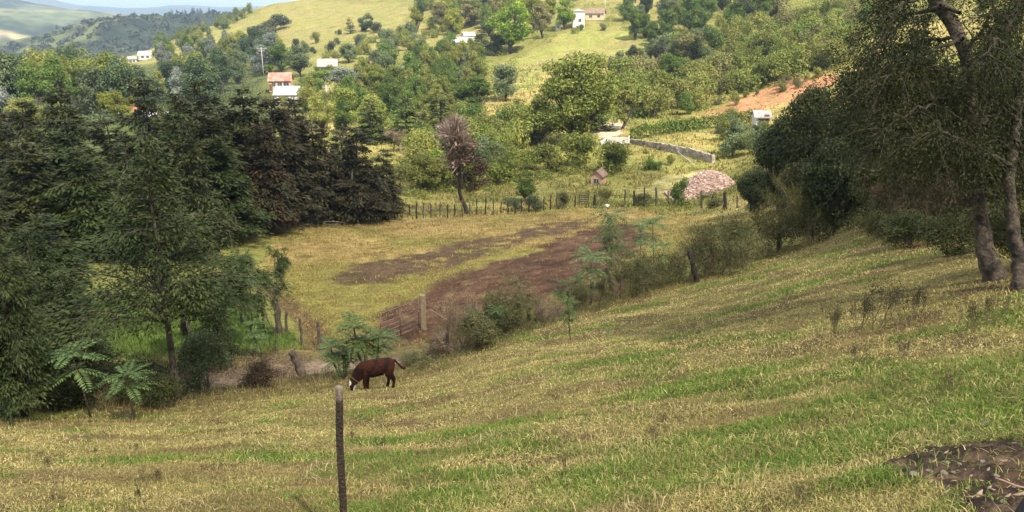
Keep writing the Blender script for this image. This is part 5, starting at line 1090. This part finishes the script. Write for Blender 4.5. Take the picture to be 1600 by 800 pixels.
# ------------------------------------------------------------------ far hills, haze, clouds
def ridge(name,label,prof,rc,r0,r1,base,colf,spur,nth=320,nr=90,seed=0,small=0.0):
    px=np.array([q[0] for q in prof],float); el=[]
    for q in prof:
        d=ray(q[0],q[1]); el.append((math.atan2(d[0],d[1]),d[2]/math.hypot(d[0],d[1])))
    ta=np.array([e[0] for e in el]); ev=np.array([e[1] for e in el]); th=np.linspace(ta[0],ta[-1],nth); r=np.concatenate([np.linspace(r0,rc,nr),np.linspace(rc,r1,nr//2)[1:]])
    t,rr=np.meshgrid(th,r,indexing='ij'); X,Y=rr*np.sin(t),rr*np.cos(t); crest=np.interp(t,ta,ev)*rc
    f=np.where(rr<=rc,np.clip((rr-r0)/(rc-r0),0,1)**.9,1-.8*np.clip((rr-rc)/(r1-rc),0,1)**1.2)
    edge=sstep(0,.04,(t-th[0])/(th[-1]-th[0]))*sstep(0,.04,(th[-1]-t)/(th[-1]-th[0]))
    Z=base+(crest-base)*f*edge; sp=spur
    Z+=(fbm(X/(sp*6),Y/(sp*9),seed,5)-.5)*sp*(1-f**6)*np.minimum(1,f*4)*2*edge
    if small: Z+=(fbm(X/small/3,Y/small/3,seed+5,3)-.3)*small*edge*np.minimum(1,f*6)
    n1,n2=Z.shape; i=np.arange(n1-1)[:,None]*n2; j=np.arange(n2-1)[None]; Q=np.stack([i+j,i+n2+j,i+n2+j+1,i+j+1],-1).reshape(-1,4)
    c=colf(X.ravel(),Y.ravel(),f.ravel()); o=link(name,fmesh(name,np.stack([X,Y,Z],-1).reshape(-1,3),Q[:,::-1],None,c,True),M_FAR); tag(o,label,name.replace('_',' '),kind='structure'); return X,Y,Z
M_FAR=plain('far_slope',(1,1,1),.95,.45,.035,attr=True,bump=0)
def dk(x,y,f):
    n_=fbm(x/60,y/90,201,5); c=np.zeros((len(x),3))+np.array([.040,.055,.026]); c=lerp(c,[.075,.09,.035],sstep(.42,.58,n_)); c=lerp(c,[.022,.034,.018],sstep(.5,.62,fbm(x/35,y/35,207,4))); return lerp(c,[.15,.17,.06],sstep(.60,.68,fbm(x/130,y/190,203,3))*.8)
HX,HY,HZ=ridge('hill','dark wooded spur closing the valley on the left',[(-420,125),(-150,110),(-60,95),(0,76),(30,70),(55,62),(80,52),(110,42),(135,35),(165,31),(200,29),(250,27),(290,24),(325,22),(350,23),(380,26),(430,30),(520,36),(640,44)],1250,800,2100,-66,dk,26,360,110,3,5)
def lm(x,y,f):
    n_=fbm(x/120,y/170,211,5); c=np.zeros((len(x),3))+np.array([.105,.125,.055]); c=lerp(c,[.028,.042,.022],sstep(.44,.56,n_)); c=lerp(c,[.20,.20,.09],sstep(.55,.62,fbm(x/90,y/140,218,4))*.7); return lerp(c,[.30,.25,.13],sstep(.61,.70,fbm(x/160,y/220,213,4)))
ridge('mountain','broad hazy mountainside at the far left',[(-700,-30),(-400,-26),(-150,-18),(0,-8),(40,2),(80,9),(110,15),(140,21),(178,26),(215,30),(260,34),(330,42)],3300,1700,5000,-70,lm,60,260,90,21)
def bl(x,y,f):
    n_=fbm(x/400,y/500,221,5); return lerp(np.zeros((len(x),3))+np.array([.06,.085,.05]),[.12,.13,.06],sstep(.45,.6,n_))
ridge('mountain_ridge','distant blue mountain ridge under the clouds',[(-900,4),(-300,0),(0,-3),(50,-3),(80,-1),(100,4),(120,8),(150,11),(190,12.5),(230,12),(250,10.5),(263,8.5),(285,7.5),(310,8.5),(335,10.5),(380,11),(430,12),(560,6),(800,0),(1200,-10)],7200,4600,9300,-72,bl,110,300,80,33)
# conifers on the crest of the dark spur
def crest_tree(px,hpx,lab,pr,mat):
    d=ray(px,0); th=math.atan2(d[0],d[1]); i=np.argmin(np.abs(np.arctan2(HX[:,60],HY[:,60])-th)); k=int(np.argmax(HZ[i]/np.hypot(HX[i],HY[i]))); p=np.array([HX[i,k],HY[i,k],HZ[i,k]]); h=hpx*depth(p)/F; plant(pr,p-np.array([0,0,2]),h+2,h*.75,mat,lab,'tree','crest trees of the dark spur','tree',bark=M_DBARK)
for px,hp in ((268,9),(274,8),(281,7),(289,8),(297,9),(301,10),(306,9),(313,10),(324,9),(206,8),(128,7),(82,8),(180,5),(165,4)):
    crest_tree(px+rng.uniform(-1,1),hp,'dark tree on the skyline of the wooded spur','pine%d'%rng.integers(2),'darkcopse')
mxs=HX.ravel();mys=HY.ravel();mzs=HZ.ravel(); sel=rng.choice(len(mxs),2600); sel=sel[(np.hypot(mxs[sel],mys[sel])<1260)&(np.hypot(mxs[sel],mys[sel])>840)]
c=MB(); jx=mxs[sel]+rng.normal(size=len(sel))*3; jy=mys[sel]+rng.normal(size=len(sel))*3; R=rng.uniform(2.5,6,len(sel))
for q in range(len(sel)):
    v=rv(22); v[:,2]=np.abs(v[:,2]); C=np.array([jx[q],jy[q],mzs[sel[q]]-1])+v*R[q]*np.array([1,1,.9]); c.leaves(C,np.cross(v,rng.normal(size=v.shape)),v+rng.normal(size=v.shape)*.4,np.full(22,R[q]*.8),np.full(22,R[q]*.6))
o=link('woodland',c.mesh('woodland'),LM['darkcopse']); tag(o,'woodland mottling the face of the dark spur','woodland',kind='stuff')
# haze: one even box of air
zlo=min(min(v[2] for v in o.bound_box) for o in bpy.data.objects if o.get('kind')=='structure'); zhi=max(max(v[2] for v in o.bound_box) for o in bpy.data.objects if o.get('kind')=='structure')+25; print('HAZE Z',zlo,zhi)
m=MB(); m.box((0,0,(zlo-1+zhi)/2),(21000,21000,zhi-zlo+1)); hz_me=m.mesh('haze'); hm,nt,N,Lk=newmat('haze_air'); out=N('ShaderNodeOutputMaterial'); pv=N('ShaderNodeVolumePrincipled'); pv.inputs['Color'].default_value=(.50,.70,1,1); pv.inputs['Density'].default_value=HAZE; pv.inputs['Anisotropy'].default_value=.1; Lk(pv.outputs[0],out.inputs['Volume'])
ho=link('haze',hz_me,hm); tag(ho,'pale blue valley haze','haze',kind='stuff')
# clouds that shade the near valley and the dark spur
cm,nt,N,Lk=newmat('cloud_white'); out=N('ShaderNodeOutputMaterial'); tp=N('ShaderNodeBsdfTransparent'); tl=N('ShaderNodeBsdfTranslucent'); df=N('ShaderNodeBsdfDiffuse'); tl.inputs[0].default_value=(.9,.9,.9,1); df.inputs[0].default_value=(.9,.9,.9,1); m1=N('ShaderNodeMixShader'); m2=N('ShaderNodeMixShader'); Lk(tl.outputs[0],m1.inputs[1]); Lk(df.outputs[0],m1.inputs[2]); m2.inputs[0].default_value=CLOUD; Lk(tp.outputs[0],m2.inputs[1]); Lk(m1.outputs[0],m2.inputs[2]); Lk(m2.outputs[0],out.inputs['Surface'])
def cloud(tx,ty,ax,ay,alt,seed,label):
    sx,sy,sz=math.cos(math.radians(50))*math.sin(math.radians(148)),math.cos(math.radians(50))*math.cos(math.radians(148)),math.sin(math.radians(50))
    bm=bmesh.new(); bmesh.ops.create_icosphere(bm,subdivisions=5,radius=1)
    co=np.array([v.co[:] for v in bm.verts]); n_=fbm(co[:,0]*2.3+seed,co[:,1]*2.3+co[:,2]*1.1,seed,4)
    for v,k in zip(bm.verts,n_): s=.86+.5*(k-.5)+.14; v.co.x*=ax*s; v.co.y*=ay*s; v.co.z*=.22*min(ax,ay)*(s if v.co.z>0 else .5*s)
    me=bpy.data.meshes.new('cloud'); bm.to_mesh(me); bm.free(); 
    for f in me.polygons: f.use_smooth=True
    o=link('cloud',me,cm); o.location=(tx+sx/sz*alt,ty+sy/sz*alt,alt); tag(o,label,'cloud',kind='stuff')
cloud(-5,2,125,84,720,3,'thin white cloud shading the near meadow'); cloud(-640,1150,470,330,760,9,'white cloud shading the dark wooded spur')
# ------------------------------------------------------------------ camera, light, sky
cam=bpy.data.cameras.new('camera'); co=bpy.data.objects.new('camera',cam); COL.objects.link(co); SC.camera=co
cam.sensor_width=36; cam.lens=36*F/1600; cam.clip_start=.05; cam.clip_end=30000
co.rotation_euler=(math.radians(90)-PITCH,0,0)
SUN_EL,SUN_AZ=math.radians(50),math.radians(148)
sd=Vector((math.cos(SUN_EL)*math.sin(SUN_AZ),math.cos(SUN_EL)*math.cos(SUN_AZ),math.sin(SUN_EL)))
sl=bpy.data.lights.new('sun','SUN'); sl.energy=5.0; sl.angle=math.radians(.5); sl.color=(1,.90,.73)
so=bpy.data.objects.new('sun',sl); COL.objects.link(so); so.rotation_euler=sd.to_track_quat('Z','Y').to_euler(); so.location=(0,0,300)
wd=bpy.data.worlds.new('World'); SC.world=wd; wd.use_nodes=True; nt=wd.node_tree; nt.nodes.clear(); N=nt.nodes.new; Lk=nt.links.new
sky=N('ShaderNodeTexSky'); sky.sky_type='NISHITA'; sky.sun_disc=False; sky.sun_elevation=SUN_EL; sky.sun_rotation=SUN_AZ; sky.altitude=1800; sky.dust_density=1.6; sky.air_density=1.0
bg=N('ShaderNodeBackground'); bg.inputs['Strength'].default_value=.105; wo=N('ShaderNodeOutputWorld')
tc=N('ShaderNodeTexCoord'); mp=N('ShaderNodeMapping'); mp.inputs['Scale'].default_value=(3,3,9); nz=N('ShaderNodeTexNoise'); nz.inputs['Scale'].default_value=2.2; nz.inputs['Detail'].default_value=7
Lk(tc.outputs['Generated'],mp.inputs['Vector']); Lk(mp.outputs[0],nz.inputs['Vector'])
cr=N('ShaderNodeMapRange'); cr.inputs['From Min'].default_value=.36; cr.inputs['From Max'].default_value=.52; Lk(nz.outputs['Fac'],cr.inputs['Value'])
mx=N('ShaderNodeMix'); mx.data_type='RGBA'; mx.inputs['B'].default_value=(8.2,8.0,7.6,1); Lk(sky.outputs[0],mx.inputs['A']); Lk(cr.outputs[0],mx.inputs['Factor'])
Lk(mx.outputs['Result'],bg.inputs['Color']); Lk(bg.outputs[0],wo.inputs['Surface'])
vs=SC.view_settings; vs.view_transform='Standard'; vs.look='None'; vs.gamma=1; vs.exposure=EXPOSURE; vs.use_curve_mapping=False
cy=SC.cycles; cy.max_bounces=5; cy.diffuse_bounces=2; cy.glossy_bounces=1; cy.transmission_bounces=2; cy.transparent_max_bounces=8; cy.volume_bounces=0
cy.use_denoising=True; cy.caustics_reflective=False; cy.caustics_refractive=False; cy.use_adaptive_sampling=True; cy.adaptive_threshold=.02
SC.render.film_transparent=False
